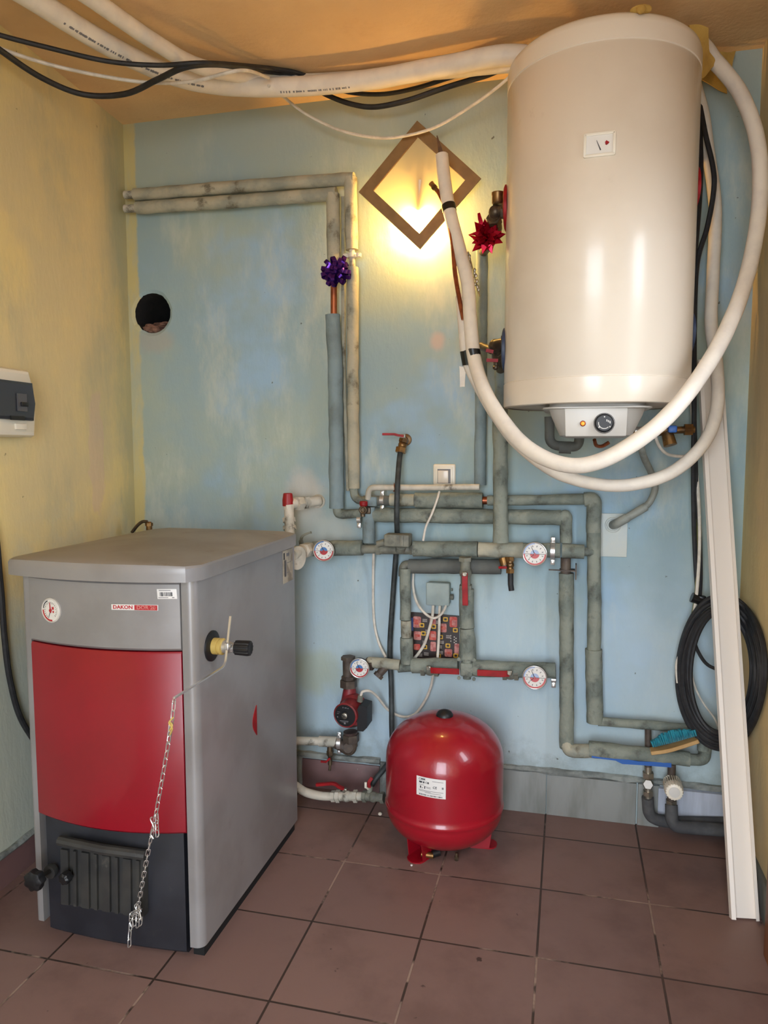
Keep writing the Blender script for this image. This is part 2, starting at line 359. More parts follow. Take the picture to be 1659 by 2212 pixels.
# back wall with the round flue hole
hc = D(328, 676, 0); hr = .0745; b = BM()
X0, X1, Z0, Z1 = -1.15, 1.35, -.05, 2.54; s_ = .16; n = 48
def q4(x0, z0, x1, z1): b.faces.new([b.verts.new((x, YB, z)) for x, z in ((x0, z0), (x1, z0), (x1, z1), (x0, z1))])
q4(X0, Z0, X1, hc.z-s_); q4(X0, hc.z+s_, X1, Z1); q4(X0, hc.z-s_, hc.x-s_, hc.z+s_); q4(hc.x+s_, hc.z-s_, X1, hc.z+s_)
def sq(a):
    c_, s2 = math.cos(a), math.sin(a); m = max(abs(c_), abs(s2)); return (hc.x+s_*c_/m, hc.z+s_*s2/m)
out = [b.verts.new((sq(2*PI*i/n)[0], YB, sq(2*PI*i/n)[1])) for i in range(n)]
def hring(r, y): return [b.verts.new((hc.x+(r+.003*mn.noise(V((i*.6, y*30, 0))))*math.cos(2*PI*i/n), y, hc.z+(r+.003*mn.noise(V((i*.6, y*30, 0))))*math.sin(2*PI*i/n))) for i in range(n)]
rr = [out, hring(hr+.012, YB-.001), hring(hr, YB+.006), hring(hr-.002, YB+.03), hring(hr-.001, YB+.3)]
for k, (p, q) in enumerate(zip(rr, rr[1:])):
    for i in range(n):
        f = b.faces.new((p[i], p[(i+1) % n], q[(i+1) % n], q[i])); f.material_index = 0 if k < 2 else 1
f = b.faces.new(rr[-1]); f.material_index = 1
bmesh.ops.remove_doubles(b, verts=b.verts, dist=1e-5)
for k in range(60):     # rubble lying in the bottom of the flue
    a = -PI/2+random.uniform(-.75, .75); y = YB+random.uniform(.012, .11); q = hr-.006-random.random()*(.012+(y-YB)*.28)
    ball(b, (hc.x+q*math.cos(a), y, hc.z+q*math.sin(a)), random.uniform(.008, .016), 2, (1.3, 1.2, .6), 8)
mk('wall_back', b, ['blue', 'soot', 'rubble'], center=False, flat=True, kind='structure', label='blue painted plaster wall with a round flue hole', cat='wall')
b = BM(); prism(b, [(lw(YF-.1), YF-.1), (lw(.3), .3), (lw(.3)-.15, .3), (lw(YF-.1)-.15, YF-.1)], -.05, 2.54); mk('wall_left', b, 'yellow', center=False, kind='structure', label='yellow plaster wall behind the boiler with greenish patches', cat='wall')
# right wall with a doorway whose jamb shows at the edge of the picture
DY0, DY1, DZ = -1.36, -.47, 2.0
b = BM()
for y0, y1, z0, z1 in ((DY1, .3, -.05, 2.54), (YF-.1, DY0, -.05, 2.54), (DY0, DY1, DZ, 2.54)): box(b, (XR+.1, (y0+y1)/2, (z0+z1)/2), (.2, y1-y0, z1-z0))
mk('wall_right', b, 'ochre', center=False, kind='structure', label='ochre plaster wall beside the heater', cat='wall')
WX0, WX1, WZ0, WZ1 = .0, .95, .0, 2.1
b = BM()
for x0, x1, z0, z1 in ((-1.0, WX0, -.05, 2.54), (WX1, 1.4, -.05, 2.54), (WX0, WX1, WZ1, 2.54)): box(b, ((x0+x1)/2, YF-.1, (z0+z1)/2), (x1-x0, .2, z1-z0))
mk('wall_front', b, 'ochre', center=False, kind='structure', label='plaster wall with an open doorway facing the boiler', cat='wall')
# brown door frame in the right wall
b = BM(); xi = 1.158
box(b, (xi+.06, DY1+.02-.04, DZ/2), (.12, .075, DZ), bevel=.004); box(b, (xi+.06, DY0+.01, DZ/2), (.12, .075, DZ), bevel=.004); box(b, (xi+.06, (DY0+DY1)/2, DZ), (.12, DY1-DY0+.05, .075), bevel=.004)
for y0, y1, z0, z1 in ((DY0, -.99, 0, DZ), (-.72, DY1, 0, DZ), (-.99, -.72, 0, .92), (-.99, -.72, 1.93, DZ)): box(b, (XR+.06, (y0+y1)/2, (z0+z1)/2), (.04, y1-y0, z1-z0))
mk('door_1', b, 'wood_brown', center=False, kind='structure', label='brown wooden door and frame in the ochre wall', cat='door')
b = BM(); box(b, (1.191, DY1+.03, .55), (.02, .008, 1.1), bevel=.002); mk('trim_1', b, 'white_trim', center=False, kind='structure', label='white corner bead next to the brown door frame', cat='trim')
# skirtings
b = BM(); yb = YB-.004
for i, (x0, x1, z1) in enumerate(((.03, .30, .148), (.302, .60, .15), (.602, .90, .146))): box(b, ((x0+x1)/2, yb, z1/2), (x1-x0, .01, z1), bevel=.002)
box(b, (.94, yb, .073), (.07, .01, .146), bevel=.002)
mk('baseboard_back', b, 'skirt_gray', center=False, kind='structure', label='gray skirting tiles behind the red vessel', cat='skirting')
b = BM(); box(b, (-.158, yb+.001, .055), (.31, .008, .11), bevel=.002); box(b, (-.66, yb+.001, .055), (.6, .008, .11), bevel=.002); mk('trim_2', b, 'skirt_brown', center=False, kind='structure', label='brown skirting tile beside the gray boiler', cat='skirting')
b = BM(); rs = []
for i in range(12):
    k = i/11; x = .97+k*.25; rs.append([V((x, YB-.012, .05+.006*mn.noise(V((x*40, 0, 1))))), V((x, YB-.014, .14)), V((x, YB+.01, .145)), V((x, YB+.01, .04))])
rings(b, rs); mk('trim_3', b, 'skirt_pale', center=False, kind='structure', label='pale chipped skirting strip behind the radiator valves', cat='skirting')
b = BM()
tube(b, [V((.03+.045*i, YB-.002, .157+.004*mn.noise(V((i, 2, 2))))) for i in range(27)], .013, 8, wob=.5, ry=.011)
tube(b, [V((-.33+.03*i, YB-.002, .128+.004*mn.noise(V((i, 7, 2))))) for i in range(12)], .016, 8, wob=.5, ry=.012)
tube(b, [V((-.318, YB-.002, .128-.012*i)) for i in range(11)], .014, 8, wob=.4)
tube(b, [V((.012, YB-.002, .128-.012*i)) for i in range(11)], .014, 8, wob=.4)
mk('trim_4', b, 'plaster_ridge', center=False, kind='structure', label='rough gray plaster ridge along the top of the skirting', cat='trim')
b = BM()
for i in range(6):
    y0, y1 = .14-i*.3-.298, .14-i*.3
    prism(b, [(lw(y0), y0), (lw(y1), y1), (lw(y1)+.008, y1), (lw(y0)+.008, y0)], 0, .088)
tube(b, [V((lw(.15-.06*i)+.002, .15-.06*i, .095+.004*mn.noise(V((i, 3, 5))))) for i in range(30)], .011, 8, mi=1, wob=.5)
mk('baseboard_left', b, ['skirt_brown', 'plaster_ridge'], center=False, kind='structure', label='brown skirting tiles along the yellow wall', cat='skirting')
b = BM(); box(b, (XR-.004, -.12, .055), (.012, .56, .11), bevel=.002); mk('baseboard_right', b, 'pipe_gray', center=False, kind='structure', label='dark gray skirting beside the door frame', cat='skirting')
b = BM(); box(b, (1.2, -6.5, -.2), (14, 6.5, .1)); box(b, (5.0, -1.5, -.2), (6, 4, .1)); mk('ground', b, 'outside_ground', center=False, kind='structure', label='pale ground outside the doorway', cat='ground')

# ================================================================== BOILER
BX0, BX1, BY0, BY1, BH = -.705, -.215, -.81, -.14, .975
xc = (BX0+BX1)/2-.005
B = thing('boiler', (xc, (BY0+BY1)/2, 0), 'gray solid fuel boiler with red front door and black base', 'boiler')
def arc(cx_, cy_, r, a0, a1, n=6): return [(cx_+r*math.cos(a0+(a1-a0)*i/n), cy_+r*math.sin(a0+(a1-a0)*i/n)) for i in range(n+1)]
ro = .022
b = BM()
prism(b, [(BX1, BY1), (BX1-.02, BY1), (BX1-.02, BY0+.03), (BX1-.036, BY0+.03), (BX1-.036, BY0)] + arc(BX1-ro, BY0+ro, ro, -PI/2, 0), .028, BH)
mk('side_panel', b, 'boiler_gray', B)
b = BM()
prism(b, [(BX0, BY1), (BX0+.02, BY1), (BX0+.02, BY0+.03), (BX0+.024, BY0+.03), (BX0+.024, BY0)] + arc(BX0+.012, BY0+.012, .012, -PI/2, -PI), .028, BH)
mk('side_panel', b, 'boiler_gray', B)
b = BM(); box(b, (xc, (BY0+BY1)/2+.03, .5), (BX1-BX0-.06, BY1-BY0-.05, .94)); box(b, (BX1-.02, (BY0+BY1)/2, .015), (.03, BY1-BY0-.03, .03)); mk('body', b, 'dark_gap', B)
fx0, fx1 = BX0+.026, BX1-.038; hw = (fx1-fx0)/2; fc = (fx0+fx1)/2
def yf(x, bul=.032): return BY0-.004-bul*(1-((x-fc)/hw)**2)
def front(z0, z1, back, bul=.032, ins=0.0, rnd=.006, tilt=0.0):
    bb = BM(); N = 20; rs = []
    for z, e in ((z0, rnd), (z0+rnd, 0), (z1-rnd-tilt, 0), (z1, rnd*.6+tilt*1.6)):
        xs = [fx0+ins+(fx1-fx0-2*ins)*i/N for i in range(N+1)]
        rs.append([V((x, yf(x, bul)+e, z)) for x in xs] + [V((fx1-ins, back, z)), V((fx0+ins, back, z))])
    rings(bb, rs); return bb
mk('control_panel', front(.7935, .972, BY0+.03, tilt=.008), 'boiler_gray', B)
mk('red_door', front(.328, .791, BY0+.02, bul=.036), 'boiler_red', B)
# black ash door
b = front(.0, .355, BY0+.05, bul=.012, ins=.012, rnd=.01)
bmesh.ops.translate(b, verts=b.verts, vec=(0, .012, 0))
dr = mk('ash_door', b, ['boiler_black'], B)
gz0, gz1 = .105, .275; b = BM()
yg = BY0-.012
rs = []
for i in range(9):
    pass
gx0b, gx1b, gx0t, gx1t = fc-.145+.01, fc+.1, fc-.13, fc+.105
def gpt(u, v): return (gx0b+(gx1b-gx0b)*u)*(1-v)+(gx0t+(gx1t-gx0t)*u)*v, gz0+(gz1-gz0)*v
rings(b, [[V((gpt(u, v)[0], y, gpt(u, v)[1])) for u, v in ((0, 0), (1, 0), (1, 1), (0, 1))] for y in (yg+.01, yg-.012)])
for i in range(8):
    u = .05+.9*i/7; x0, z0 = gpt(u, .02); x1, z1 = gpt(u, .9)
    w = .0045 if i % 2 else .011
    rings(b, [[V((x, y, z)) for x, z in ((x0-w, z0), (x0+w, z0), (x1+w, z1), (x1-w, z1))] for y in (yg-.011, yg-.02)])
tube(b, [V((gx0t-.006, yg-.012, gz1+.002)), V((fc, yg-.03, gz1+.006)), V((gx1t+.006, yg-.012, gz1-.004))], .013, 10)
mk('grille', b, 'cast_black', dr)
# lid
b = BM(); LX0, LX1, LYB = BX0-.03, BX1+.018, BY1+.012; lcx = (LX0+LX1)/2; lcy = -.49
outl = []
for i in range(25):
    k = i/24; x = LX0+(LX1-LX0)*k; e = abs(2*k-1)
    outl.append((x, BY0-.028-.04*(1-(2*k-1)**2) + (.035*((e-.9)/.1)**2 if e > .9 else 0)))
outl += [(LX1, BY0+.05), (LX1, LYB-.06), (LX1-.01, LYB-.015), (LX1-.04, LYB), (LX0+.04, LYB), (LX0+.01, LYB-.015), (LX0, LYB-.06), (LX0, BY0+.05)]
def lring(ins, z, crown=0.0):
    kx, ky = 1-ins/.27, 1-ins/.36; r = []
    for x, y in outl:
        X, Y = lcx+(x-lcx)*kx, lcy+(y-lcy)*ky
        r.append(V((X, Y, z+crown*max(0, 1-((X-lcx)/.27)**2)*max(.0, 1-((Y-lcy)/.42)**4))))
    return r
zl = BH-.008
rings(b, [lring(.012, zl), lring(0, zl+.002), lring(0, zl+.022), lring(0, zl+.034), lring(.003, zl+.0385, .018)], cap1=False, mi=1)
rings(b, [lring(.003, zl+.0385, .018), lring(.009, zl+.04, .022), lring(.03, zl+.0405, .025)] + [lring(.27*k, zl+.041, .026) for k in (.3, .5, .7, .9, .97)], cap0=False)
bmesh.ops.remove_doubles(b, verts=b.verts, dist=1e-6)
mk('lid', b, ['lid_gray', 'boiler_gray'], B, ang=30)
# dial, nameplate, stickers
def onfront(px, py, lift=.0):
    p = at(px, py, BY0-.03)
    for _ in range(4): p = at(px, py, yf(p.x)-lift)
    return p
def tang(x): d = 2*.032*(x-fc)/hw**2; return V((1, d, 0)).normalized()
p = onfront(112, 1318); tx = tang(p.x); nz = V((tx.y, -tx.x, 0))
b = BM(); lathe(b, p-nz*.004, nz, [(.0315, 0), (.0315, .008), (.029, .010), (.0275, .0075)], 36, cap1=False); g = mk('dial', b, 'plate_gray', B)
b = BM(); lathe(b, p+nz*.0025, nz, [(.028, 0), (.028, .001)], 36); mk('dial_face', b, 'dial_white', g)
def arcband(bb, c, xd, zd, nd, r0, r1, a0, a1, mi=0, n=14):
    for i in range(n):
        q0, q1 = a0+(a1-a0)*i/n, a0+(a1-a0)*(i+1)/n
        bb.faces.new([bb.verts.new(c+(xd*math.cos(a)+zd*math.sin(a))*r+nd*.0004) for r, a in ((r0, q0), (r1, q0), (r1, q1), (r0, q1))]).material_index = mi
Z = V((0, 0, 1))
def needle(bb, c, xd, zd, nd, a, L, w, mi=0, back=.3):
    d = xd*math.cos(a)+zd*math.sin(a); s = xd*-math.sin(a)+zd*math.cos(a)
    vs = [c-d*L*back+s*w, c-d*L*back-s*w, c+d*L-s*w*.3, c+d*L+s*w*.3]
    rings(bb, [[v+nd*.0006 for v in vs], [v+nd*.0016 for v in vs]], mi=mi)
c0 = p+nz*.0036; b = BM()
arcband(b, c0, tx, Z, nz, .0235, .0275, PI, 2*PI*.78, 0); arcband(b, c0, tx, Z, nz, .024, .0265, PI*.62, PI*.95, 1, 6)
for i in range(22):
    a = -.7+i*.24; arcband(b, c0, tx, Z, nz, .0185 if i % 2 else .017, .022, a-.03, a+.03, 1, 1)
needle(b, c0, tx, Z, nz, PI*.53, .02, .0022, 0); needle(b, c0, tx, Z, nz, -1.9, .02, .0006, 1, .1); lathe(b, c0, nz, [(.004, 0), (.004, .0022)], 14, mi=0)
box(b, c0+tx*.008+Z*.006, (.006, .0012, .007), mi=0); box(b, c0+tx*.009-Z*.003, (.004, .0012, .005), mi=0)
mk('dial_markings', b, ['dial_red', 'ink'], g)
pa, pb = onfront(242, 1303), onfront(343, 1320); pm = (pa+pb)/2; pm.y = yf(pm.x); tx = tang(pm.x); nz = V((tx.y, -tx.x, 0)); mrot = Matrix((tx, -nz, Z)).transposed()
w = (V((pb.x, pb.y, 0))-V((pa.x, pa.y, 0))).length; h = abs(pa.z-pb.z)-.003
b = BM(); box(b, pm, (w, .004, h), mrot, .001); np_ = mk('nameplate', b, 'label', B)
b = BM(); box(b, pm+tx*(w*.25-.0006)+nz*.0021, (w*.49, .001, h*.86), mrot); mk('red_field', b, 'dial_red', np_)
text('lettering', 'DAKON', pm-tx*w*.25+nz*.0021, tx, Z, h*.6, 'dial_red', np_, bold=.035, w=w*.42)
text('lettering', 'DOR 20', pm+tx*w*.25+nz*.0027, tx, Z, h*.6, 'poster_pink', np_, bold=.02, w=w*.4)
def sheetlabel(pm, tx, up, nz, w, h, name, parent, bars, m='label'):
    mrot = Matrix((tx, -nz, up)).transposed(); bb = BM(); box(bb, pm+nz*.0006, (w, .0012, h), mrot, .0004)
    for (u, v, ww, hh, mi) in bars: box(bb, pm+tx*u*w+up*v*h+nz*.0013, (ww*w, .0005, hh*h), mrot, mi=mi)
    return mk(name, bb, [m, 'ink', 'ink_soft'], parent)
pm = onfront(361, 1283); tx = tang(pm.x); nz = V((tx.y, -tx.x, 0)); bars = [(-.36+.027*i+.006*random.random(), -.02, random.choice((.009, .016, .02)), .4, 1) for i in range(24)] + [(-.1, .36, .6, .07, 2), (-.2, -.36, .5, .06, 2), (.3, -.36, .12, .08, 2)]
sheetlabel(pm, tx, (Z-tx*.06).normalized(), nz, .0475, .0245, 'barcode_sticker', B, bars)
ps = atx(621, 1222, BX1); sheetlabel(ps+V((.0005, 0, 0)), V((0, 1, 0)), Z, V((1, 0, 0)), .085, .105, 'rating_sticker', B, [(-.38, .33, .12, .2, 1), (-.3, -.05, .08, .5, 1), (-.2, -.05, .08, .5, 2), (0, .35, .3, .1, 2), (.1, .1, .4, .02, 2), (.3, .1, .02, .6, 2), (.1, .3, .02, .3, 2), (-.05, -.2, .3, .02, 2)], 'sticker_old')
ps = atx(551, 1558, BX1); b = BM()
pts = [(-.001+.028*-math.sin(PI*i/12), -.045+.09*i/12) for i in range(13)]
rings(b, [[V((BX1+o, ps.y+.01+y, ps.z+z)) for y, z in pts] for o in (.0002, .002)]); mk('red_sticker', b, 'red_lever', B)
# draught regulator
pr = atx(457, 1395, BX1); X = V((1, 0, 0))
RG = B
b = BM(); lathe(b, pr, X, [(.039, 0), (.039, .004), (.03, .007)], 32); mk('regulator_flange', b, 'black', RG)
b = BM(); lathe(b, pr, X, [(.014, .006), (.021, .007), (.021, .02), (.018, .022), (.018, .025), (.021, .026), (.021, .032), (.016, .034)], 24); mk('regulator_collar', b, 'yellow_plastic', RG)
b = BM(); lathe(b, pr, X, [(.015, .03), (.0165, .034), (.015, .05), (.012, .058), (.012, .066)], 20, mi=0); box(b, pr+V((.055, 0, 0)), (.012, .02, .022), bevel=.003, mi=0); mk('regulator_body', b, 'chrome', RG)
b = BM(); n = 48
rings(b, [circ(pr+X*h, V((0, 1, 0)), Z, r, n) if sm else [pr+X*h+(V((0, 1, 0))*math.cos(2*PI*i/n)+Z*math.sin(2*PI*i/n))*(r*(1+.05*(1 if i % 4 < 2 else -1))) for i in range(n)] for h, r, sm in ((.064, .012, 1), (.067, .0175, 0), (.1, .0185, 0), (.106, .0175, 0), (.107, .013, 1), (.1062, .011, 1))])
mk('regulator_knob', b, 'black', RG)
xa = BX1+.056
A0, A1, A2, A3 = [atx(px, py, xa) for px, py in ((498, 1331), (491, 1396), (487, 1438), (376, 1508))]
arm = rounded([A0, A1, A2, A3], .035); b = BM(); strip(b, arm, X, .0055, .0035); box(b, A1, (.012, .014, .018), bevel=.003); lathe(b, A1+V((.006, 0, 0)), X, [(.005, 0), (.005, .004)], 6)
mk('regulator_arm', b, 'chrome', RG)
# chain from the arm to the ash door
def link(bb, p, d, roll, L=.024, w=.0046, r=.0012):
    d = d.normalized(); x, y, _ = frame(d); s = x*math.cos(roll)+y*math.sin(roll); pts = []
    for i in range(12):
        a = 2*PI*i/12; pts.append(p+d*((L/2-w)*(1 if math.sin(a) > 0 else -1)+w*math.sin(a))+s*w*math.cos(a))
    pts += pts[:2]; tube(bb, pts, r, 6, cap=False)
def chain(bb, pts, pitch=.0205, roll=.3):
    pts = [V(p) for p in pts]; L = [0]
    for a, c in zip(pts, pts[1:]): L.append(L[-1]+(c-a).length)
    k = int(L[-1]/pitch)
    for i in range(k):
        s = (i+.5)*pitch; j = max(q for q in range(len(L)-1) if L[q] <= s); u = (s-L[j])/(L[j+1]-L[j]); p = pts[j].lerp(pts[j+1], u)
        link(bb, p, pts[j+1]-pts[j], roll+(i % 2)*PI/2)
c_ = [A3+V((0, 0, -.008)), at(368, 1580, A3.y+.005), at(335, 1768, A3.y+.05), at(320, 1840, A3.y+.07), at(298, 1960, -.872)]
b = BM(); chain(b, spline(c_, 8)); chain(b, [c_[1]+V((.004, -.004, .02)), c_[1]+V((-.006, -.004, -.04))]); torus(b, A3+V((0, 0, -.006)), V((1, 0, 0)), .006, .001, 14, 6)
e = c_[-1]
for k in range(4): chain(b, spline([e+V((-.004+.006*k, -.004*k, .004)), e+V((.012-.009*k, -.008, -.02)), e+V((.008-.006*k, -.008, -.045-.004*k))], 4), .016)
chain(b, [at(283, 1992, -.873), at(280, 2022, -.878), at(279, 2056, -.878)])
h_ = c_[2]; chain(b, [h_+V((.008, -.006, .012)), h_+V((.008, -.006, -.04))], .016)
mk('chain', b, 'chrome', B)
b = BM(); tube(b, spline([h_+V((-.004, -.006, .006)), h_+V((-.008, -.006, .0)), h_+V((0, -.006, -.02)), h_+V((-.008, -.006, -.035)), h_+V((-.002, -.006, -.045))], 5), .0015, 6); mk('chain_hook', b, 'chrome', B)
b = BM(); q = at(370, 1566, A3.y-.002); tube(b, spline([q+V((.006, 0, .018)), q+V((-.003, -.004, .006)), q+V((.004, -.003, -.006)), q+V((-.004, 0, -.022))], 5), .0018, 6); tube(b, spline([q+V((-.004, 0, .008)), q+V((.004, -.003, .0)), q+V((-.003, -.003, -.012))], 5), .0018, 6); mk('twist_tie', b, 'yellow_plastic', B)
b = BM(); q = at(285, 1990, -.868); cyl(b, q+V((0, .03, .01)), q+V((0, -.004, 0)), .005, n=10); box(b, q+V((.004, 0, .006)), (.014, .012, .018), bevel=.003); mk('chain_eye', b, 'black', dr)
# screw knobs of the ash door
def starknob(p, r, nm, sh):
    bb = BM(); nn = 40
    rs = []
    for h, k in ((0, .55), (.004, .9), (.014, 1), (.024, .93), (.028, .6)):
        rs.append([p+V((0, -h, 0))+V((1, 0, 0))*r*k*(1+.09*math.cos(7*2*PI*i/nn))*math.cos(2*PI*i/nn)+Z*r*k*(1+.09*math.cos(7*2*PI*i/nn))*math.sin(2*PI*i/nn) for i in range(nn)])
    rings(bb, rs); k = mk(nm, bb, 'black', B)
    bb = BM(); cyl(bb, p+V((0, -.002, 0)), sh, .006, n=12); lathe(bb, sh+V((0, -.012, 0)), (0, 1, 0), [(.006, 0), (.017, .001), (.019, .008), (.017, .016)], 20); mk('knob_spindle', bb, 'cast_black', k)
starknob(at(84, 1894, -.885), .026, 'screw_knob', at(112, 1880, -.825)); starknob(at(150, 1889, -.85), .015, 'screw_knob', at(153, 1887, -.815))

# ================================================================== WATER HEATER
hx, hy, HR = .7215, -.17, .258
hz0, hz1 = 1.412, 2.345
H = thing('water_heater', (hx, hy, hz0), 'tall cream cylindrical water heater hung high on the wall', 'water heater')
def hprof(a): return a
b = BM(); lathe(b, (hx, hy, 0), Z, [(HR-.012, 1.40), (HR-.002, 1.402), (HR, 1.406), (HR, 1.467), (HR-.0022, 1.4685), (HR-.0022, 1.471), (HR-.0008, 1.4725), (HR-.0008, 2.276), (HR-.0025, 2.2775), (HR-.0025, 2.280), (HR, 2.2815), (HR, 2.322), (HR-.004, 2.336), (HR-.014, 2.346), (HR-.03, 2.35), (.02, 2.352)], 96, cap0=False)
mk('tank', b, 'enamel', H, ang=50)
b = BM(); lathe(b, (hx, hy, 0), Z, [(.01, 1.404), (.12, 1.404), (HR-.02, 1.406), (HR-.006, 1.402), (HR-.004, 1.408)], 64); mk('base_plate', b, 'enamel_dull', H)
# thermostat housing under the tank
ct = at(1288, 900, -.33); cxh = ct.x; fy = -.385
b = BM()
def rr4(cx_, cy_, hx_, hy_, r, z, n=5):
    o_ = []
    for sx, sy, a in ((1, 1, 0), (-1, 1, PI/2), (-1, -1, PI), (1, -1, 1.5*PI)):
        for i in range(n+1): o_.append(V((cx_+sx*(hx_-r)+r*math.cos(a+PI/2*i/n), cy_+sy*(hy_-r)+r*math.sin(a+PI/2*i/n), z)))
    return o_
hcy = -.235
rings(b, [rr4(cxh, hcy, .075, .09, .05, 1.312), rr4(cxh, hcy, .095, .115, .05, 1.318), rr4(cxh, hcy, .118, .14, .05, 1.37), rr4(cxh, hcy, .123, .145, .05, 1.387), rr4(cxh, hcy, .14, .16, .05, 1.388), rr4(cxh, hcy, .14, .16, .05, 1.392), rr4(cxh, hcy, .125, .145, .05, 1.394), rr4(cxh, hcy, .12, .14, .05, 1.412)])
th = mk('thermostat_housing', b, 'gray_plastic', H, ang=40)
q0, q1, q2, q3 = at(1219, 878, fy), at(1357, 876, fy), at(1354, 942, fy), at(1221, 943, fy)
b = BM(); tilt = V((0, .012, 0)); rings(b, [[q0, q1, q2+tilt, q3+tilt], [p+V((0, .05, 0)) for p in (q0, q1, q2, q3)]]); bmesh.ops.bevel(b, geom=list(b.edges), offset=.003, segments=2, profile=.5, affect='EDGES')
fp = mk('front_plate', b, 'plate_gray', th)
p = at(1305, 914, fy+.006); N_ = V((0, -1, 0))
b = BM(); lathe(b, p, N_, [(.0265, 0), (.0265, .003), (.024, .0045), (.0225, .004), (.0215, .012), (.02, .014)], 36); kb = mk('dial_knob', b, 'black', th)
b = BM(); torus(b, p+N_*.003, N_, .0245, .0012, 36, 6)
for a0, a1 in ((PI*.95, PI*1.75), (-.1, .35)): arcband(b, p+N_*.0142, X, Z, N_, .0135, .0155, a0, a1)
for a, r in ((PI*.5, .016), (PI*1.22, .017), (-.6, .017)): lathe(b, p+N_*.0142+(X*math.cos(a)+Z*math.sin(a))*r, N_, [(.0018, 0), (.0018, .0006)], 10)
for k in range(3):
    for j in range(2): box(b, p+N_*.0145+X*(.006+.004*k)+Z*(.008-.003*j-.002*k), (.003, .0006, .0022))
mk('knob_markings', b, 'plate_gray', kb)
p = at(1259, 915, fy+.006); b = BM(); lathe(b, p, N_, [(.0075, 0), (.0075, .003), (.006, .004), (.005, .003)], 20, mi=0); ball(b, p+N_*.002, .005, 1); mk('indicator_light', b, ['copper', 'orange_glow'], th)
# thermometer window of the tank
a = math.atan2(at(1295, 310, -.425).x-hx, .258); nd = V((math.sin(a), -math.cos(a), 0)); td = V((nd.y*-1, nd.x, 0)); pm = V((hx, hy, 0))+nd*HR; pm.z = 2.033; mrot = Matrix((td, -nd, Z)).transposed()
b = BM(); w, h = .07, .051
for dx, dz, sx, sz in ((0, h/2, w, .004), (0, -h/2, w, .004), (-w/2, 0, .004, h), (w/2, 0, .004, h)): box(b, pm+td*dx+Z*dz, (sx+.003, .008, sz+.003), mrot, .001)
tg = mk('gauge_bezel', b, 'white_plastic', H)
b = BM(); box(b, pm-nd*.001, (w-.003, .004, h-.003), mrot); mk('gauge_face', b, 'dial_white', tg)
b = BM(); needle(b, pm+nd*.001+td*.003-Z*.014, td, Z, nd, PI*.5+.4, .026, .0013, 0, .0); mk('gauge_needle', b, 'ink', tg)
b = BM(); box(b, pm+nd*.0016+td*.018+Z*.003, (.009, .001, .006), mrot @ Matrix.Rotation(.6, 3, 'Y')); box(b, pm+nd*.0016+td*.016-Z*.001, (.005, .001, .003), mrot @ Matrix.Rotation(.6, 3, 'Y')); mk('gauge_mark', b, 'red_lever', tg)
# coloured collars where the side pipes enter
for px, py, r, m in ((1097, 450, .064, 'red_lever'), (1097, 755, .062, 'blue_plastic')):
    p = at(px, py, hy); p.x = hx-HR
    b = BM(); lathe(b, p+V((.006, 0, 0)), (-1, 0, 0), [(r, 0), (r, .008), (r*.9, .011), (.02, .013)], 32); mk('pipe_collar', b, m.replace('blue_plastic', 'blue_collar'), H, label='red collar' if 'red' in m else 'blue collar')
for px, py, m in ((1500, 410, 'red_lever'), (1495, 720, 'blue_plastic')):
    p = at(px, py, hy+.05); p.x = hx+HR-.006
    b = BM(); lathe(b, p, (1, .12, 0), [(.06, 0), (.06, .008), (.04, .014), (.01, .016)], 32); mk('pipe_collar', b, m.replace('blue_plastic', 'blue_collar'), H, label='red collar' if 'red' in m else 'blue collar')
# brackets to the wall, behind the tank
b = BM()
b.free()
for z in (1.6, 2.15): b = BM(); box(b, (hx, (hy+HR+YB)/2-.004, z), (.36, YB-hy-HR+.004, .04)); mk('wall_bracket', b, 'enamel_dull', H)
# insulation foam spilling out at the top
b = BM()
def sheet(bb, P4, n=10, th=.008, amp=.012, sd=0):
    a_, b_, c_, d_ = [V(p) for p in P4]; g = []
    nn = (b_-a_).cross(d_-a_).normalized()
    for i in range(n+1):
        g.append([])
        for j in range(n+1):
            u, v = i/n, j/n; p = a_.lerp(b_, u).lerp(d_.lerp(c_, u), v); p = p+mn.noise_vector(p*22)*th*1.4; g[-1].append(p+nn*amp*mn.noise(p*16+V((sd, 0, 0))))
    for s in (0, 1):
        vs = [[bb.verts.new(p+nn*th*s) for p in r] for r in g]
        for i in range(n):
            for j in range(n): bb.faces.new((vs[i][j], vs[i+1][j], vs[i+1][j+1], vs[i][j+1]))
        if s == 0: lo_ = vs
    hi_ = vs
    rim = [(i, 0) for i in range(n)]+[(n, j) for j in range(n)]+[(i, n) for i in range(n, 0, -1)]+[(0, j) for j in range(n, 0, -1)]
    for (i, j), (k, l) in zip(rim, rim[1:]+rim[:1]): bb.faces.new((lo_[i][j], lo_[k][l], hi_[k][l], hi_[i][j]))
sheet(b, [at(1490, 50, -.12), at(1530, 60, -.1), at(1545, 140, -.03), at(1507, 175, -.06)]); 
mk('foam_strip', b, 'yellow_foam', label='tan insulation foam strip hanging off the top edge of the heater', cat='foam')
b = BM(); sheet(b, [at(1500, 112, .10), at(1590, 108, .12), at(1572, 200, .135), at(1500, 165, .12)], sd=4, amp=.008)
mk('foam_sheet', b, 'yellow_foam', label='yellow insulation foam sheet behind the bend of the white hose', cat='foam')
b = BM(); p = at(1385, 32, -.425); p.z = 2.348; ball(b, p+V((0, .02, .0)), .022, 0, (1.2, 1, .35), 14); ball(b, p+V((0, .004, -.006)), .012, 0, (1, .7, .9), 12)
mk('foam_lump', b, 'yellow_foam', label='small tan foam lump stuck on the front top rim of the heater', cat='foam')

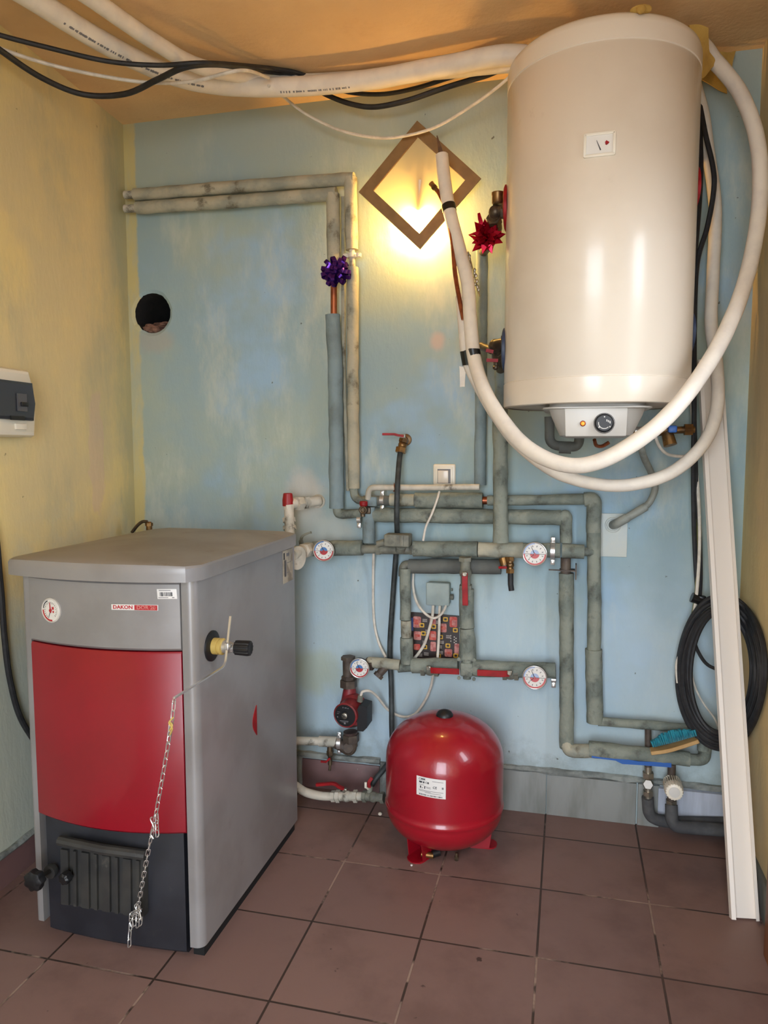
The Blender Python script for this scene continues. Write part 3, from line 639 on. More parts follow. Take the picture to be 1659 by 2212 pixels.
# ================================================================== EXPANSION VESSEL
vx, vy, VR = .281, -.103, .190
EV = thing('expansion_vessel', (vx, vy, 0), 'round red expansion vessel standing on the floor tiles', 'expansion vessel')
prof = [(.001, .058)] + [(VR*math.sin(a), .178-.132*math.cos(a)**.9) for a in [i*PI/2/14 for i in range(1, 14)]]
prof += [(VR-.001, .168), (VR+.0015, .172), (VR+.003, .178), (VR+.0015, .184), (VR-.001, .187), (VR, .20), (VR, .33)]
prof += [(VR*math.cos(a)**.85 if a < 1.56 else .01, .33+.134*math.sin(a)) for a in [i*PI/2/18 for i in range(1, 18)]] + [(.005, .464)]
prof = [(r, z-.041) for r, z in prof]; b = BM(); lathe(b, (vx, vy, 0), Z, prof, 72); mk('tank', b, 'vessel_red', EV, ang=60)
b = BM(); lathe(b, (vx, vy, .414), Z, [(.028, 0), (.0275, .012), (.022, .021), (.012, .026), (.002, .0275)], 28); mk('cap', b, 'black', EV)
for a in (-2.04, .07, 2.15):
    d = V((math.cos(a), math.sin(a), 0)); s = V((-d.y, d.x, 0)); c = V((vx, vy, 0))+d*.118; b = BM()
    for sg in (-1, 1):
        rings(b, [[c+s*sg*.028+s*q+d*u+Z*z for u, z in ((-.03, .003), (.03, .003), (.042, .085), (-.02, .06))] for q in (-.0012, .0012)])
    pl_ = [c+d*-.03+s*.03, c+d*.03+s*.03] + [c+d*(.03+.025*math.cos(t_))+s*.03*math.sin(t_) for t_ in (PI/3, PI/6, 0, -PI/6, -PI/3)] + [c+d*.03-s*.03, c+d*-.03-s*.03]
    rings(b, [[p+Z*z for p in pl_] for z in (.0, .004)]); mk('leg', b, 'vessel_red', EV)
b = BM(); cyl(b, (vx-.05, vy-.125, .016), (vx-.012, vy-.125, .016), .009, n=14, mi=0); cyl(b, (vx-.016, vy-.122, .018), (vx+.004, vy-.11, .022), .011, n=12, mi=1); cyl(b, (vx-.004, vy-.115, .018), (vx, vy-.02, .025), .006, n=10, mi=1); mk('air_valve', b, ['brass', 'black'], EV)
# rating label of the vessel, bent round the tank
b = BM(); a0, a1 = math.atan2(at(901, 1700, vy-.178).x-vx, .18), math.atan2(at(963, 1700, vy-.188).x-vx, .188)
z0, z1 = at(930, 1722, vy-VR).z+.001, at(930, 1680, vy-VR).z
def vp(u, v, lift=.0008): a = a0+(a1-a0)*u; return V((vx+(VR+lift)*math.sin(a), vy-(VR+lift)*math.cos(a), z0+(z1-z0)*v-.004*u))
def vpatch(bb, u0, v0, u1, v1, lift, mi, n=8):
    for i in range(n):
        p, q = u0+(u1-u0)*i/n, u0+(u1-u0)*(i+1)/n; bb.faces.new([bb.verts.new(vp(*w, lift)) for w in ((p, v0), (q, v0), (q, v1), (p, v1))]).material_index = mi
vpatch(b, 0, 0, 1, 1, .0008, 0, 12)
for u0, v0, u1, v1, mi in [(.1, .72, .5, .74, 1)]: pass
for k in range(7):
    u = .1+.05*k
    if random.random() < .8: vpatch(b, u, .68, u+.035, .77, .0012, 1, 1)
for v, u0, u1 in ((.57, .1, .27), (.5, .3, .5), (.3, .08, .92), (.25, .1, .5), (.2, .3, .85), (.44, .36, .5), (.84, .55, .92)): vpatch(b, u0, v, u1, v+.022, .0012, 2, 4)
for k in range(22): vpatch(b, .1+.037*k, .05, .1+.037*k+random.choice((.012, .02, .025)), .12, .0012, random.choice((1, 1, 2)), 1)
vpatch(b, .13, .4, .17, .52, .0012, 1, 1); vpatch(b, .2, .4, .22, .46, .0012, 1, 1); vpatch(b, .28, .4, .31, .54, .0012, 1, 1); vpatch(b, .87, .5, .93, .6, .0012, 2, 1)
lb = mk('rating_label', b, ['label', 'ink', 'ink_soft'], EV)
def vtext(s, u, v, h, w):
    a = a0+(a1-a0)*u; text('lettering', s, vp(u, v, .0013), (math.cos(a), math.sin(a), 0), Z, h, 'ink', lb, bold=.01, w=w)
vtext('CIMM', .2, .88, .006, .02); vtext('ERE CE', .28, .725, .005, .028); vtext('CE', .64, .54, .007, .012)

# ================================================================== WALL LAMP
Lc = at(904.5, 401, .09)
a = -math.atan2(.2, .21); ux = V((math.cos(a), 0, math.sin(a))); uz = V((-math.sin(a), 0, math.cos(a))); LM = Matrix((ux, V((0, 1, 0)), uz)).transposed()
S = .146
LA = thing('wall_lamp', (Lc.x, YB, Lc.z), 'glowing diamond wall lamp with frosted glass and brown frame', 'lamp')
fw = .036; b = BM()
for k in range(4):
    m2 = LM @ Matrix.Rotation(k*PI/2, 3, 'Y')
    rings(b, [[Lc+m2 @ V((x, y, z)) for x, z in ((-S, S), (S, S), (S-fw, S-fw), (-S+fw, S-fw))] for y in (-.004, .004)])
mk('frame', b, 'lamp_frame', LA)
b = BM()
gy = .005
pts = [Lc+LM @ V((x*(S-.004), gy, z*(S-.004))) for x, z in ((-1, -1), (1, -1), (1, 1), (-1, 1))]
N = 24; g = [[b.verts.new(pts[0].lerp(pts[1], i/N).lerp(pts[3].lerp(pts[2], i/N), j/N)) for j in range(N+1)] for i in range(N+1)]
for i in range(N):
    for j in range(N): b.faces.new((g[i][j], g[i+1][j], g[i+1][j+1], g[i][j+1]))
mk('glass_panel', b, 'frosted', LA)
lp = at(905, 482, YB-.05)
b = BM(); box(b, (Lc.x, YB-.008, Lc.z+.03), (.09, .016, .09), bevel=.004); cyl(b, (Lc.x+.003, YB-.05, Lc.z+.02), (lp.x, YB-.05, lp.z+.035), .016, .014, n=16); cyl(b, (Lc.x+.003, YB-.01, Lc.z+.02), (Lc.x+.003, YB-.045, Lc.z+.02), .012, n=12)
for sx in (-1, 1): strip(b, [V((Lc.x+sx*.04, YB-.01, Lc.z+.05)), V((Lc.x+sx*.045, YB-.05, Lc.z+.05)), V((Lc.x+sx*.03, Lc.y+.007, Lc.z+.045))], (0, 0, 1), .02, .002)
mk('lamp_base', b, 'white_plastic', LA)
b = BM(); lathe(b, lp+V((0, 0, .035)), (0, 0, -1), [(.012, 0), (.014, .012), (.022, .03), (.026, .045), (.022, .062), (.012, .07), (.002, .072)], 20); mk('bulb', b, 'bulb', LA)

# ================================================================== PIPEWORK
SEED = [0]
def run(name, label, segs, cat='pipe', group=None, part='insulation'):
    """segs: (part name, material, points, radius[, wobble])"""
    allp = [V(p) for s in segs for p in s[2]]; lo = V((sum(p.x for p in allp)/len(allp), YB, min(p.z for p in allp)))
    T = thing(name, lo, label, cat, group)
    for s in segs:
        SEED[0] += 1; b = BM(); tube(b, s[2], s[3], 18, wob=s[4] if len(s) > 4 else .12, seed=SEED[0]); mk(s[0], b, s[1], T, ang=60)
    return T
def elb(pts, r=.03): return rounded(pts, r, 6)
# pair that comes out of the left wall, turns down beside the lamp
run('insulated_pipe', 'upper pale insulated pipe from the yellow wall turning down beside the lamp', [
  ('insulation', 'pipe_pale', [D(291, 421), D(530, 402), D(765, 386)], W(27)), ('insulation', 'pipe_pale', [D(757, 384), D(758, 460), D(760, 540)], W(28)),
  ('insulation', 'pipe_pale', [D(762, 578), D(762, 800), D(764, 1055)], W(26)), ('bare_pipe', 'white_pipe', [D(270, 421), D(300, 420)], W(18), 0),
  ('bare_pipe', 'white_pipe', [D(760, 538), D(762, 600)], W(13), 0), ('bend', 'pipe', elb([D(764, 1050), D(766, 1078, .05), D(798, 1086, .06)], .05), W(19))])
run('insulated_pipe', 'lower pale insulated pipe from the yellow wall turning down to a bare copper stretch', [
  ('insulation', 'pipe_pale', [D(296, 449), D(500, 436), D(727, 419)], W(28)), ('insulation', 'pipe_pale', [D(719, 419), D(720, 480), D(722, 575)], W(30)),
  ('bare_pipe', 'white_pipe', [D(270, 451), D(300, 450)], W(18), 0), ('copper_pipe', 'copper', [D(721, 570), D(721, 690)], W(14), 0)])
run('insulated_pipe', 'blue-gray sleeved pipe below the purple bow with bare copper above it', [
  ('insulation', 'pipe_blue', [D(719, 680), D(720, 720), D(724, 770), D(726, 950), D(727, 1098)], W(33)), ('bend', 'pipe', elb([D(727, 1090), D(730, 1112), D(782, 1108)], .05), W(20))])
run('heating_pipe', 'thin cream pipe squeezed between the two tall insulated pipes', [('bare_pipe', 'pipe_pale', [D(741, 425, .025), D(742, 800, .025), D(752, 1060, .03)], W(9), 0)])
def clamp(p, ax, r, label, ears=V((0, 0, 1)), m='chrome', group=None):
    ax = V(ax).normalized(); T = thing('pipe_clamp', p, label, 'clamp', group); b = BM()
    lathe(b, p-ax*.008, ax, [(r, 0), (r+.003, .001), (r+.003, .015), (r, .016)], 24); mk('band', b, m, T)
    for s in (-1, 1):
        c = p+ears*s*(r+.010); b = BM(); xx = Matrix((ax, ears, ax.cross(ears))).transposed()
        box(b, c, (.014, .018, .012), xx, .002); lathe(b, c-V((0, .007, 0)), (0, -1, 0), [(.006, 0), (.006, .005), (.003, .006)], 6); mk('clamp_ear', b, m, T)
clamp(D(761, 552), (0, 0, 1), W(16), 'white painted pipe clamp above the purple bow', V((1, 0, 0)), 'white_plastic')
# upper supply row
run('insulated_pipe', 'topmost horizontal gray insulated pipe below the white conduit', [
  ('bare_pipe', 'pipe_gray', [D(785, 1082), D(905, 1081)], W(22)), ('insulation', 'pipe_pale', [D(843, 1080), D(896, 1080)], W(27)), ('insulation', 'pipe', [D(897, 1081), D(1043, 1081)], W(33)), ('bare_pipe', 'copper', [D(1040, 1081), D(1056, 1081)], W(17), 0),
  ('insulation', 'pipe', [D(1053, 1081), D(1160, 1080), D(1285, 1078)], W(22))])
run('insulated_pipe', 'tallest gray insulated pipe, dropping to a wider sleeve near the skirting', [
  ('bend', 'pipe', elb([D(1262, 1079), D(1283, 1077), D(1283, 1150)], .03), W(30)), ('insulation', 'pipe', [D(1282, 1145), D(1284, 1300), D(1283, 1405)], W(28)), ('insulation', 'pipe', [D(1283, 1402), D(1283, 1480), D(1285, 1560)], W(34))])
clamp(D(826, 1080), (1, 0, 0), W(20), 'steel hose clamp at the start of the topmost pipe')
run('insulated_pipe', 'second horizontal gray insulated pipe with a chipped white patch', [
  ('insulation', 'pipe', [D(800, 1112), D(1000, 1115), D(1212, 1118)], W(32)), ('bend', 'pipe', elb([D(1210, 1118), D(1223, 1112), D(1223, 1172)], .03), W(25))])
clamp(D(776, 1122, .05), (1, 0, 0), W(14), 'small clamp under the brass drain cock')
# manifold
run('insulated_pipe', 'short gray insulated pipe behind the gauge next to the boiler', [('insulation', 'pipe', [D(676, 1186, .07), D(730, 1184, .07), D(783, 1184, .07)], W(34))])
run('insulated_pipe', 'short upright gray pipe below the brass drain cock', [('insulation', 'pipe_blue', [D(797, 1095, .06), D(797, 1172, .06)], W(27))])
run('insulated_pipe', 'long gray insulated pipe between the gray valve box and the flat red gauge', [
  ('bare_pipe', 'fitting', [D(780, 1186, .07), D(900, 1186, .07)], W(20), .05), ('insulation', 'pipe', [D(893, 1185, .07), D(940, 1186, .07), D(1032, 1187, .07)], W(34)), ('insulation', 'pipe_pale', [D(1034, 1188, .07), D(1130, 1189, .07)], W(33), .2), ('insulation', 'pipe', [D(1128, 1189, .07), D(1210, 1189, .07)], W(31))])
run('insulated_pipe', 'stubby gray insulated pipe joining the tallest pipe', [('insulation', 'pipe', [D(1214, 1190, .07), D(1262, 1192, .07)], W(30)), ('bare_pipe', 'pipe', [D(1258, 1192, .07), D(1280, 1192, .06)], W(18), 0)])
run('insulated_pipe', 'blue-gray insulated pipe dropping from the heater elbow to the manifold', [
  ('insulation', 'pipe_blue', [D(1083, 795, .1), D(1082, 890, .1)], W(26)), ('insulation', 'pipe', [D(1080, 880, .1), D(1081, 1000, .1), D(1081, 1095, .1), D(1082, 1172, .1)], W(31))])
run('insulated_pipe', 'gray upright pipe from the red bow down to the white conduit', [('insulation', 'pipe_blue', [D(1041, 540, .04), D(1040, 700, .04), D(1037, 1048, .04)], W(25))])
# return branch
run('insulated_pipe', 'dark gray insulated pipe above the junction box', [('insulation', 'pipe_gray', [D(884, 1223, .05), D(980, 1223, .05), D(1082, 1224, .05)], W(32)), ('bend', 'fitting', elb([D(890, 1220, .05), D(872, 1222, .055), D(872, 1245, .06)], .03), W(22))])
run('insulated_pipe', 'mottled upright insulated pipe along the edge of the meat poster', [
  ('insulation', 'pipe', [D(875, 1228, .07), D(876, 1338, .07)], W(24)), ('insulation', 'pipe_pale', [D(877, 1340, .07), D(877, 1376, .07)], W(23)), ('insulation', 'pipe', [D(878, 1377, .07), D(879, 1432, .07)], W(28))])
run('insulated_pipe', 'upright insulated pipe hanging under the long red lever', [
  ('insulation', 'pipe', [D(1008, 1272, .08), D(1008, 1355, .08)], W(31)), ('insulation', 'pipe', [D(1008, 1357, .08), D(1010, 1380, .08), D(1010, 1420, .08)], lambda k: W(31+7*k))])
run('insulated_pipe', 'lower horizontal insulated pipe with two red levers below the poster', [
  ('insulation', 'pipe_pale', [D(795, 1430, .07), D(830, 1433, .07), D(864, 1437, .07)], W(24)), ('bare_pipe', 'pipe', [D(860, 1443, .06), D(895, 1441, .06)], W(20)), ('insulation', 'pipe', [D(890, 1438, .07), D(940, 1437, .07), D(990, 1438, .07)], W(33)),
  ('insulation', 'pipe', [D(1022, 1443, .07), D(1110, 1447, .07), D(1200, 1448, .07)], lambda k: W(36-4*k))])
clamp(D(1196, 1468, .06), (1, 0, 0), W(10), 'small steel clamp beside the lower pale gauge')
clamp(D(1194, 1190, .07), (1, 0, 0), W(34), 'shiny steel pipe clamp beside the upper pale gauge')
run('insulated_pipe', 'upright gray insulated pipe below the rusty bracket', [('bare_pipe', 'dark_pipe', [D(1222, 1205, .06), D(1222, 1240, .06)], W(21), 0), ('insulation', 'pipe', [D(1223, 1238, .06), D(1224, 1400, .06), D(1224, 1615, .06)], W(30))])
b = BM(); p = D(1222, 1231, .06); box(b, p+V((.005, 0, 0)), (.05, .04, .004)); box(b, p+V((.033, 0, -.004)), (.004, .04, .05)); box(b, p+V((-.035, -.01, 0)), (.04, .004, .004)); mk('pipe_bracket', b, 'dark_pipe', label='rusty brown bracket on the pipe right of the pale gauge', cat='bracket')
run('insulated_pipe', 'thick insulated pipe running low above the gray skirting', [
  ('bend', 'pipe_pale', elb([D(1224, 1600, .06), D(1228, 1622, .07), D(1290, 1622, .08)], .03), W(28)), ('insulation', 'pipe', [D(1272, 1618, .08), D(1380, 1629, .08), D(1490, 1640, .085)], lambda k: W(34-5*k)), ('bend', 'pipe', elb([D(1483, 1640, .085), D(1522, 1642, .085), D(1524, 1612, .05)], .025), W(24))])
run('insulated_pipe', 'thin insulated pipe running above the turquoise brush', [('insulation', 'pipe', [D(1292, 1558), D(1400, 1566), D(1470, 1572), D(1500, 1575)], W(19)), ('bend', 'pipe', elb([D(1494, 1576), D(1520, 1578, .055), D(1518, 1622, .07)], .03), W(22))])
b = BM(); strip(b, [D(1278, 1634, .1), D(1330, 1638, .1), D(1345, 1644, .1), D(1380, 1648, .1), D(1450, 1652, .1)], (0, 0, 1), [.006, .014, .018, .012, .016], .006); mk('plastic_strip', b, 'blue_plastic', label='torn blue plastic strip under the thick low pipe', cat='plastic strip')

# gauges
def gauge(p, r, label, faded=False, stem=.05, tiltn=(0, -1, 0)):
    T = thing('pipe_thermometer', p, label, 'gauge', 'dial thermometers on the pipes'); nd = V(tiltn).normalized(); xd = nd.cross(Z).normalized()*-1; zd = xd.cross(nd)*-1
    if zd.z < 0: zd = -zd
    if xd.x < 0: xd = -xd
    b = BM(); lathe(b, p-nd*.02, nd, [(.006, -stem+.02), (.006, .0), (r*.92, .001), (r*1.02, .006), (r*1.02, .0165)], 36); mk('case', b, 'boiler_black' if not faded else 'pipe_gray', T)
    b = BM(); torus(b, p-nd*.001, nd, r*.98, .0022, 40, 8); mk('rim', b, 'chrome', T)
    b = BM(); lathe(b, p-nd*.003, nd, [(r*.97, 0), (r*.97, .001)], 40); f = mk('dial_face', b, 'dial_white', T)
    c = p-nd*.002; b = BM()
    re, bl, hb = (2, 3, 1)
    arcband(b, c, xd, zd, nd, r*.82, r*.95, PI*1.0, PI*2.0, 0, 20); arcband(b, c, xd, zd, nd, r*.82, r*.95, PI*.5, PI, 1, 10)
    if not faded or True: arcband(b, c, xd, zd, nd, 0.0005, r*.4, PI, 2*PI, 0, 12)
    arcband(b, c, xd, zd, nd, 0.0005, r*.36, 0, PI, 1, 12); 
    for i in range(12):
        a_ = 2*PI*i/12+.26; arcband(b, c, xd, zd, nd, r*.6, r*.74, a_-.05, a_+.05, 2, 1)
    needle(b, c, xd, zd, nd, PI*.64, r*.75, r*.035, 3, .15); needle(b, c, xd, zd, nd, PI*1.22, r*.6, r*.025, 3, 0); box(b, c+nd*.001, (r*1.7, .0006, r*.04), Matrix((xd, -nd, zd)).transposed(), mi=2)
    lathe(b, c, nd, [(r*.08, 0), (r*.08, .003)], 12, mi=0)
    mk('dial_markings', b, ['dial_faded_red', 'dial_pale_blue', 'ink_soft', 'ink'] if faded else ['dial_red', 'dial_blue', 'ink_soft', 'ink'], f)
gauge(D(699, 1190, .13), .0365, 'round red and blue dial thermometer closest to the boiler lid', tiltn=(.12, -1, 0))
gauge(D(1155, 1197, .13), .0385, 'faded dial thermometer on the upper pipe, left of the steel clamp', True)
gauge(D(776, 1444, .13), .0345, 'red and blue dial thermometer above the pump', tiltn=(.06, -1, 0))
gauge(D(1155, 1464, .13), .039, 'faded dial thermometer on the lower pipe right of a red lever', True)

# valve box
T = thing('zone_valve', D(858, 1165, .09), 'gray painted valve motor box on the upper pipe', 'valve'); b = BM(); p = D(860, 1166, .1)
box(b, p, (.088, .06, .042), bevel=.005); box(b, p+V((.02, -.032, 0)), (.012, .004, .036), bevel=.001); mk('motor_box', b, 'fitting', T)
b = BM(); q = D(822, 1172, .09); cyl(b, q+V((-.012, 0, -.006)), q+V((.015, 0, .002)), .012, n=12); hexnut(b, D(813, 1187, .07), D(822, 1187, .07), .02); hexnut(b, D(886, 1187, .07), D(893, 1187, .07), .02); cyl(b, D(813, 1187, .07), D(893, 1187, .07), .0168, n=16); cyl(b, p+V((.01, 0, -.02)), D(865, 1188, .08), .018, n=16); mk('valve_body', b, 'fitting', T)

def lever_valve(label, body, mbody, lever, wl, side=(0, -1, 0), thl=.004, extra=None, mlev='red_lever', name='ball_valve', knuck=None):
    pts = [V(p) for p in body[0]]; T = thing(name, pts[0], label, 'valve'); b = BM(); r = body[1]
    cyl(b, pts[0], pts[-1], r, n=20); d = (pts[-1]-pts[0]).normalized(); L = (pts[-1]-pts[0]).length
    hexnut(b, pts[0], pts[0]+d*min(.014, L*.3), r*1.35); hexnut(b, pts[-1]-d*min(.014, L*.3), pts[-1], r*1.35); ball(b, (pts[0]+pts[-1])/2, r*1.25)
    if extra: extra(b)
    mk('valve_body', b, mbody, T)
    if knuck: b = BM(); cyl(b, knuck[0], knuck[1], .006, n=12); box(b, knuck[1], (.016, .012, .014), bevel=.002); lathe(b, V(knuck[1])+V((0, -.006, 0)), (0, -1, 0), [(.006, 0), (.006, .004)], 6); mk('valve_stem', b, 'nickel', T)
    if lever: b = BM(); strip(b, rounded(lever, .012, 4), side, wl, thl); bmesh.ops.bevel(b, geom=[e for e in b.edges], offset=.0009, segments=1, affect='EDGES'); mk('lever', b, mlev, T)
    return T
lever_valve('upright steel ball valve with a long red lever hanging down', ([D(1005, 1203, .1), D(1006, 1272, .09)], .017), 'fitting', [D(1004, 1238, .135), D(1004, 1256, .14), D(1005, 1308, .14)], .019, (1, 0, 0), knuck=(D(1005, 1240, .1), D(1004, 1240, .135)))
lever_valve('ball valve with a red lever under the meat poster', ([D(910, 1443, .07), D(948, 1445, .07)], .02), 'fitting', [D(930, 1448, .115), D(945, 1449, .12), D(992, 1451, .12)], .02, (0, 0, 1), knuck=(D(925, 1445, .08), D(926, 1443, .11)))
lever_valve('ball valve with a red lever beside the lower pale gauge', ([D(1086, 1451, .07), D(1120, 1452, .07)], .021), 'fitting', [D(1100, 1455, .115), D(1085, 1456, .12), D(1031, 1453, .12)], .021, (0, 0, 1), knuck=(D(1101, 1453, .08), D(1101, 1453, .115)))
# three way body where the upright meets the lower pipe
b = BM(); p = D(1009, 1444, .08); box(b, p, (.044, .044, .05), bevel=.008); cyl(b, p+V((0, 0, .02)), p+V((0, 0, .045)), .018, n=18); box(b, p+V((0, 0, .036)), (.06, .03, .014), bevel=.004)
for sx in (-1, 1): lathe(b, p+V((sx*.026, -.016, .036)), (0, -1, 0), [(.007, 0), (.007, .004), (.004, .005)], 12); lathe(b, p+V((sx*.026, -.016, -.03)), (0, -1, 0), [(.006, 0), (.006, .004)], 12)
cyl(b, p+V((0, 0, -.02)), p+V((0, 0, -.036)), .014, n=12); mk('flanged_tee', b, 'pipe', label='painted square tee with bolts between the two low red levers', cat='pipe fitting')
# brass drain valve with a cut hose
T = lever_valve('brass drain valve with a short cut black hose under the upper pipe', ([D(1102, 1203, .085), D(1102, 1238, .09)], .011), 'brass', [D(1095, 1226, .12), D(1088, 1226, .12), D(1077, 1226, .115)], .008, (0, 0, 1), extra=lambda b: cyl(b, D(1086, 1205, .08), D(1090, 1222, .085), .014, n=12))
b = BM(); tube(b, [D(1103, 1236, .09), D(1103, 1262, .09), D(1105, 1276, .092)], .0095, 12); mk('hose_stub', b, 'black_rubber', T)
# brass cock left of the rows
T = thing('drain_cock', D(786, 1100, .08), 'small brass drain cock with a red handle facing the room', 'valve'); b = BM(); p = D(786, 1101, .09)
cyl(b, p+V((0, .05, 0)), p+V((0, -.01, 0)), .014, n=16); torus(b, p+V((0, -.012, 0)), (0, -1, 0), .011, .004, 20, 8); cyl(b, p+V((-.004, 0, 0)), p+V((-.004, 0, -.024)), .008, n=10); box(b, p+V((.012, .02, -.004)), (.02, .03, .024), bevel=.004); mk('valve_body', b, 'old_brass', T)
b = BM(); lathe(b, p+V((0, -.004, .012)), (0, 0, 1), [(.011, 0), (.014, .004), (.014, .016), (.011, .018)], 14); mk('handle', b, 'red_lever', T)
b = BM(); box(b, D(805, 1083, .06), (.034, .03, .034), bevel=.005); mk('pipe_tee', b, 'pipe_blue', label='painted tee fitting below the bend of the white conduit', cat='pipe fitting')
# wall tap with black hose
p = D(868, 955, .05)
T = lever_valve('brass wall tap with a red lever pointing to the left', ([D(873, 948, .05), D(866, 975, .06)], .0125), 'brass', [D(872, 942, .07), D(858, 940, .075), D(853, 938, .075), D(826, 938, .08)], .012, (0, -1, 0), thl=.008, extra=lambda b: (cyl(b, D(876, 950, 0), D(873, 952, .05), .011, n=14), lathe(b, D(877, 950, 0), (0, -1, 0), [(.021, 0), (.02, .004), (.012, .007)], 20), hexnut(b, D(867, 967, .058), D(865, 978, .062), .019)), knuck=(D(873, 950, .05), D(871, 942, .065)))
b = BM(); tube(b, spline([D(865, 975, .062), D(862, 1000, .08), D(858, 1060, .115), D(857, 1120, .11), D(858, 1160, .05), D(854, 1215, .03), D(848, 1300, .03), D(842, 1400, .025), D(845, 1480, .03), D(846, 1560, .06), D(846, 1630, .06), D(830, 1660, .06), D(812, 1682, .07), D(803, 1696, .08)], 8), W(12), 12)
mk('water_hose', b, 'painted_hose', label='paint-spotted black hose running down from the wall tap behind the vessel', cat='hose')
# white conduit
b = BM(); tube(b, elb([D(795, 1078, .07), D(797, 1053, .08), D(930, 1053, .08), D(1036, 1052, .08)], .035), W(13), 14, wob=.06); mk('conduit', b, 'white_pipe', label='thin white painted pipe below the light switch', cat='pipe')
b = BM()
for k in range(5): tube(b, spline([D(851, 1043+k*3, .092), D(853, 1054, .1), D(850+k, 1062, .092)], 3), .0012, 5)
mk('wire_tie', b, 'copper', label='twisted copper wire binding the hose to the white conduit', cat='wire')
# fittings that leave the boiler towards the wall
T = thing('safety_valve', D(624, 1100, .1), 'white painted safety valve with red cap behind the boiler lid', 'valve')
b = BM(); lathe(b, D(622, 1093, .12), (0, 0, 1), [(.019, 0), (.0195, .02), (.016, .044), (.013, .046)], 20); mk('cap', b, 'red_cap', T)
b = BM(); cyl(b, D(624, 1094, .12), D(626, 1160, .14), .0175, n=18); hexnut(b, D(624, 1118, .12), D(625, 1128, .125), .023); hexnut(b, D(625, 1136, .125), D(626, 1144, .13), .024); cyl(b, D(623, 1090, .12), D(624, 1100, .12), .02, n=8); mk('valve_body', b, 'white_pipe', T)
b = BM(); cyl(b, D(628, 1088, .11), D(690, 1082, .02), .018, n=18); hexnut(b, D(640, 1088, .1), D(652, 1087, .08), .026); hexnut(b, D(656, 1086, .07), D(664, 1085, .055), .024); lathe(b, D(688, 1083, 0), (0, -1, 0), [(.026, 0), (.026, .005), (.02, .008), (.02, .02)], 24)
mk('connector', b, 'white_pipe', T)
T = thing('shutoff_valve', D(655, 1190, .12), 'painted shutoff valve with curved lever at the back of the boiler', 'valve'); b = BM()
tube(b, spline([at(632, 1200, -.10), at(645, 1192, -.05), D(662, 1187, .1), D(680, 1186, .07)], 6), .0185, 16); hexnut(b, at(655, 1190, .0), D(668, 1186, .1), .026); lathe(b, at(640, 1205, -.08), (1, -.4, 0), [(.04, 0), (.04, .008), (.02, .01)], 28); mk('valve_body', b, 'white_pipe', T)
b = BM(); strip(b, spline([D(650, 1172, .12), D(652, 1160, .13), D(660, 1154, .13), D(672, 1150, .13)], 4), (0, -1, 0), .01, .008); cyl(b, D(652, 1185, .11), D(650, 1168, .12), .008, n=10); mk('lever', b, 'fitting', T)
T = thing('brass_tap', at(322, 1132, -.02), 'small brass tap with bent hose peeking over the boiler lid', 'tap'); b = BM(); p = at(322, 1133, -.02)
cyl(b, p+V((0, 0, -.3)), p, .011, n=14); hexnut(b, p+V((0, 0, -.005)), p+V((0, 0, .006)), .014); lathe(b, p, Z, [(.01, .006), (.008, .01)], 12); mk('tap_body', b, 'brass', T)
b = BM(); tube(b, spline([at(318, 1127, -.02), at(308, 1127, -.02), at(297, 1135, -.02), at(285, 1150, -.02)], 5), .006, 10); mk('spout', b, 'old_brass', T)

# ================================================================== PUMP
PP = thing('circulation_pump', D(757, 1545, .1), 'dark red circulation pump with black round face beside the boiler', 'pump')
p = D(745, 1546, .17); b = BM(); q = D(757, 1545, .07)
cyl(b, D(755, 1484, .07), D(755, 1512, .07), .021, .03, n=24, mi=0); cyl(b, D(757, 1580, .07), D(758, 1600, .07), .026, .02, n=24, mi=1); ball(b, q, .052, 1, (1, .8, .85), 24); mk('pump_housing', b, ['pump_red', 'pump_dark'], PP)
b = BM(); lathe(b, p+V((.01, .09, 0)), p-(p+V((.01, .09, 0))), [(.052, 0), (.052, .02), (.044, .03), (.042, .075), (.044, .088), (.04, .0915), (.038, .09)], 40); mk('motor', b, 'pump_red', PP)
b = BM(); ax = (p-(p+V((.01, .09, 0)))).normalized(); lathe(b, p-ax*.002, ax, [(.0385, 0), (.0385, .002), (.016, .0025), (.0155, .004), (.0145, .004)], 40); fpl = mk('face_plate', b, 'black', PP)
b = BM(); lathe(b, p, ax, [(.011, .001), (.0105, .006), (.009, .007)], 20, mi=0); box(b, p+ax*.0072, (.018, .001, .002), Matrix.Rotation(.5, 3, 'Y'), mi=1); mk('vent_screw', b, ['nickel', 'ink'], fpl)
b = BM()
for dx, dz, w, h in ((-.006, .029, .003, .004), (.003, .0285, .008, .002), (.012, .027, .005, .002), (0, -.019, .036, .0022), (0, -.027, .006, .006), (-.022, .012, .01, .0012), (-.024, .006, .008, .0012), (.022, .012, .01, .0012), (.024, .006, .008, .0012), (-.026, -.006, .004, .003), (.026, -.006, .006, .0012), (0, -.0235, .024, .001)): box(b, p+ax*.0015+V((dx, 0, dz)), (w, .0006, h))
mk('face_print', b, 'ink_soft', fpl)
b = BM(); c = D(783, 1545, .12)
box(b, c+V((-.022, .0, -.002)), (.03, .05, .058), bevel=.004, mi=1)
rings(b, [[V((x, c.y+y, z)) for x, z in ((c.x-.01, c.z-.045), (c.x+.012, c.z-.045), (c.x+.026, c.z-.03), (c.x+.026, c.z+.042), (c.x-.002, c.z+.048), (c.x-.01, c.z+.03))] for y in (-.035, .035)])
tb = mk('terminal_box', b, ['black', 'pump_red'], PP)
b = BM(); cyl(b, D(777, 1515, .12), D(779, 1502, .12), .011, .009, n=12); mk('cable_gland', b, 'fitting', tb)
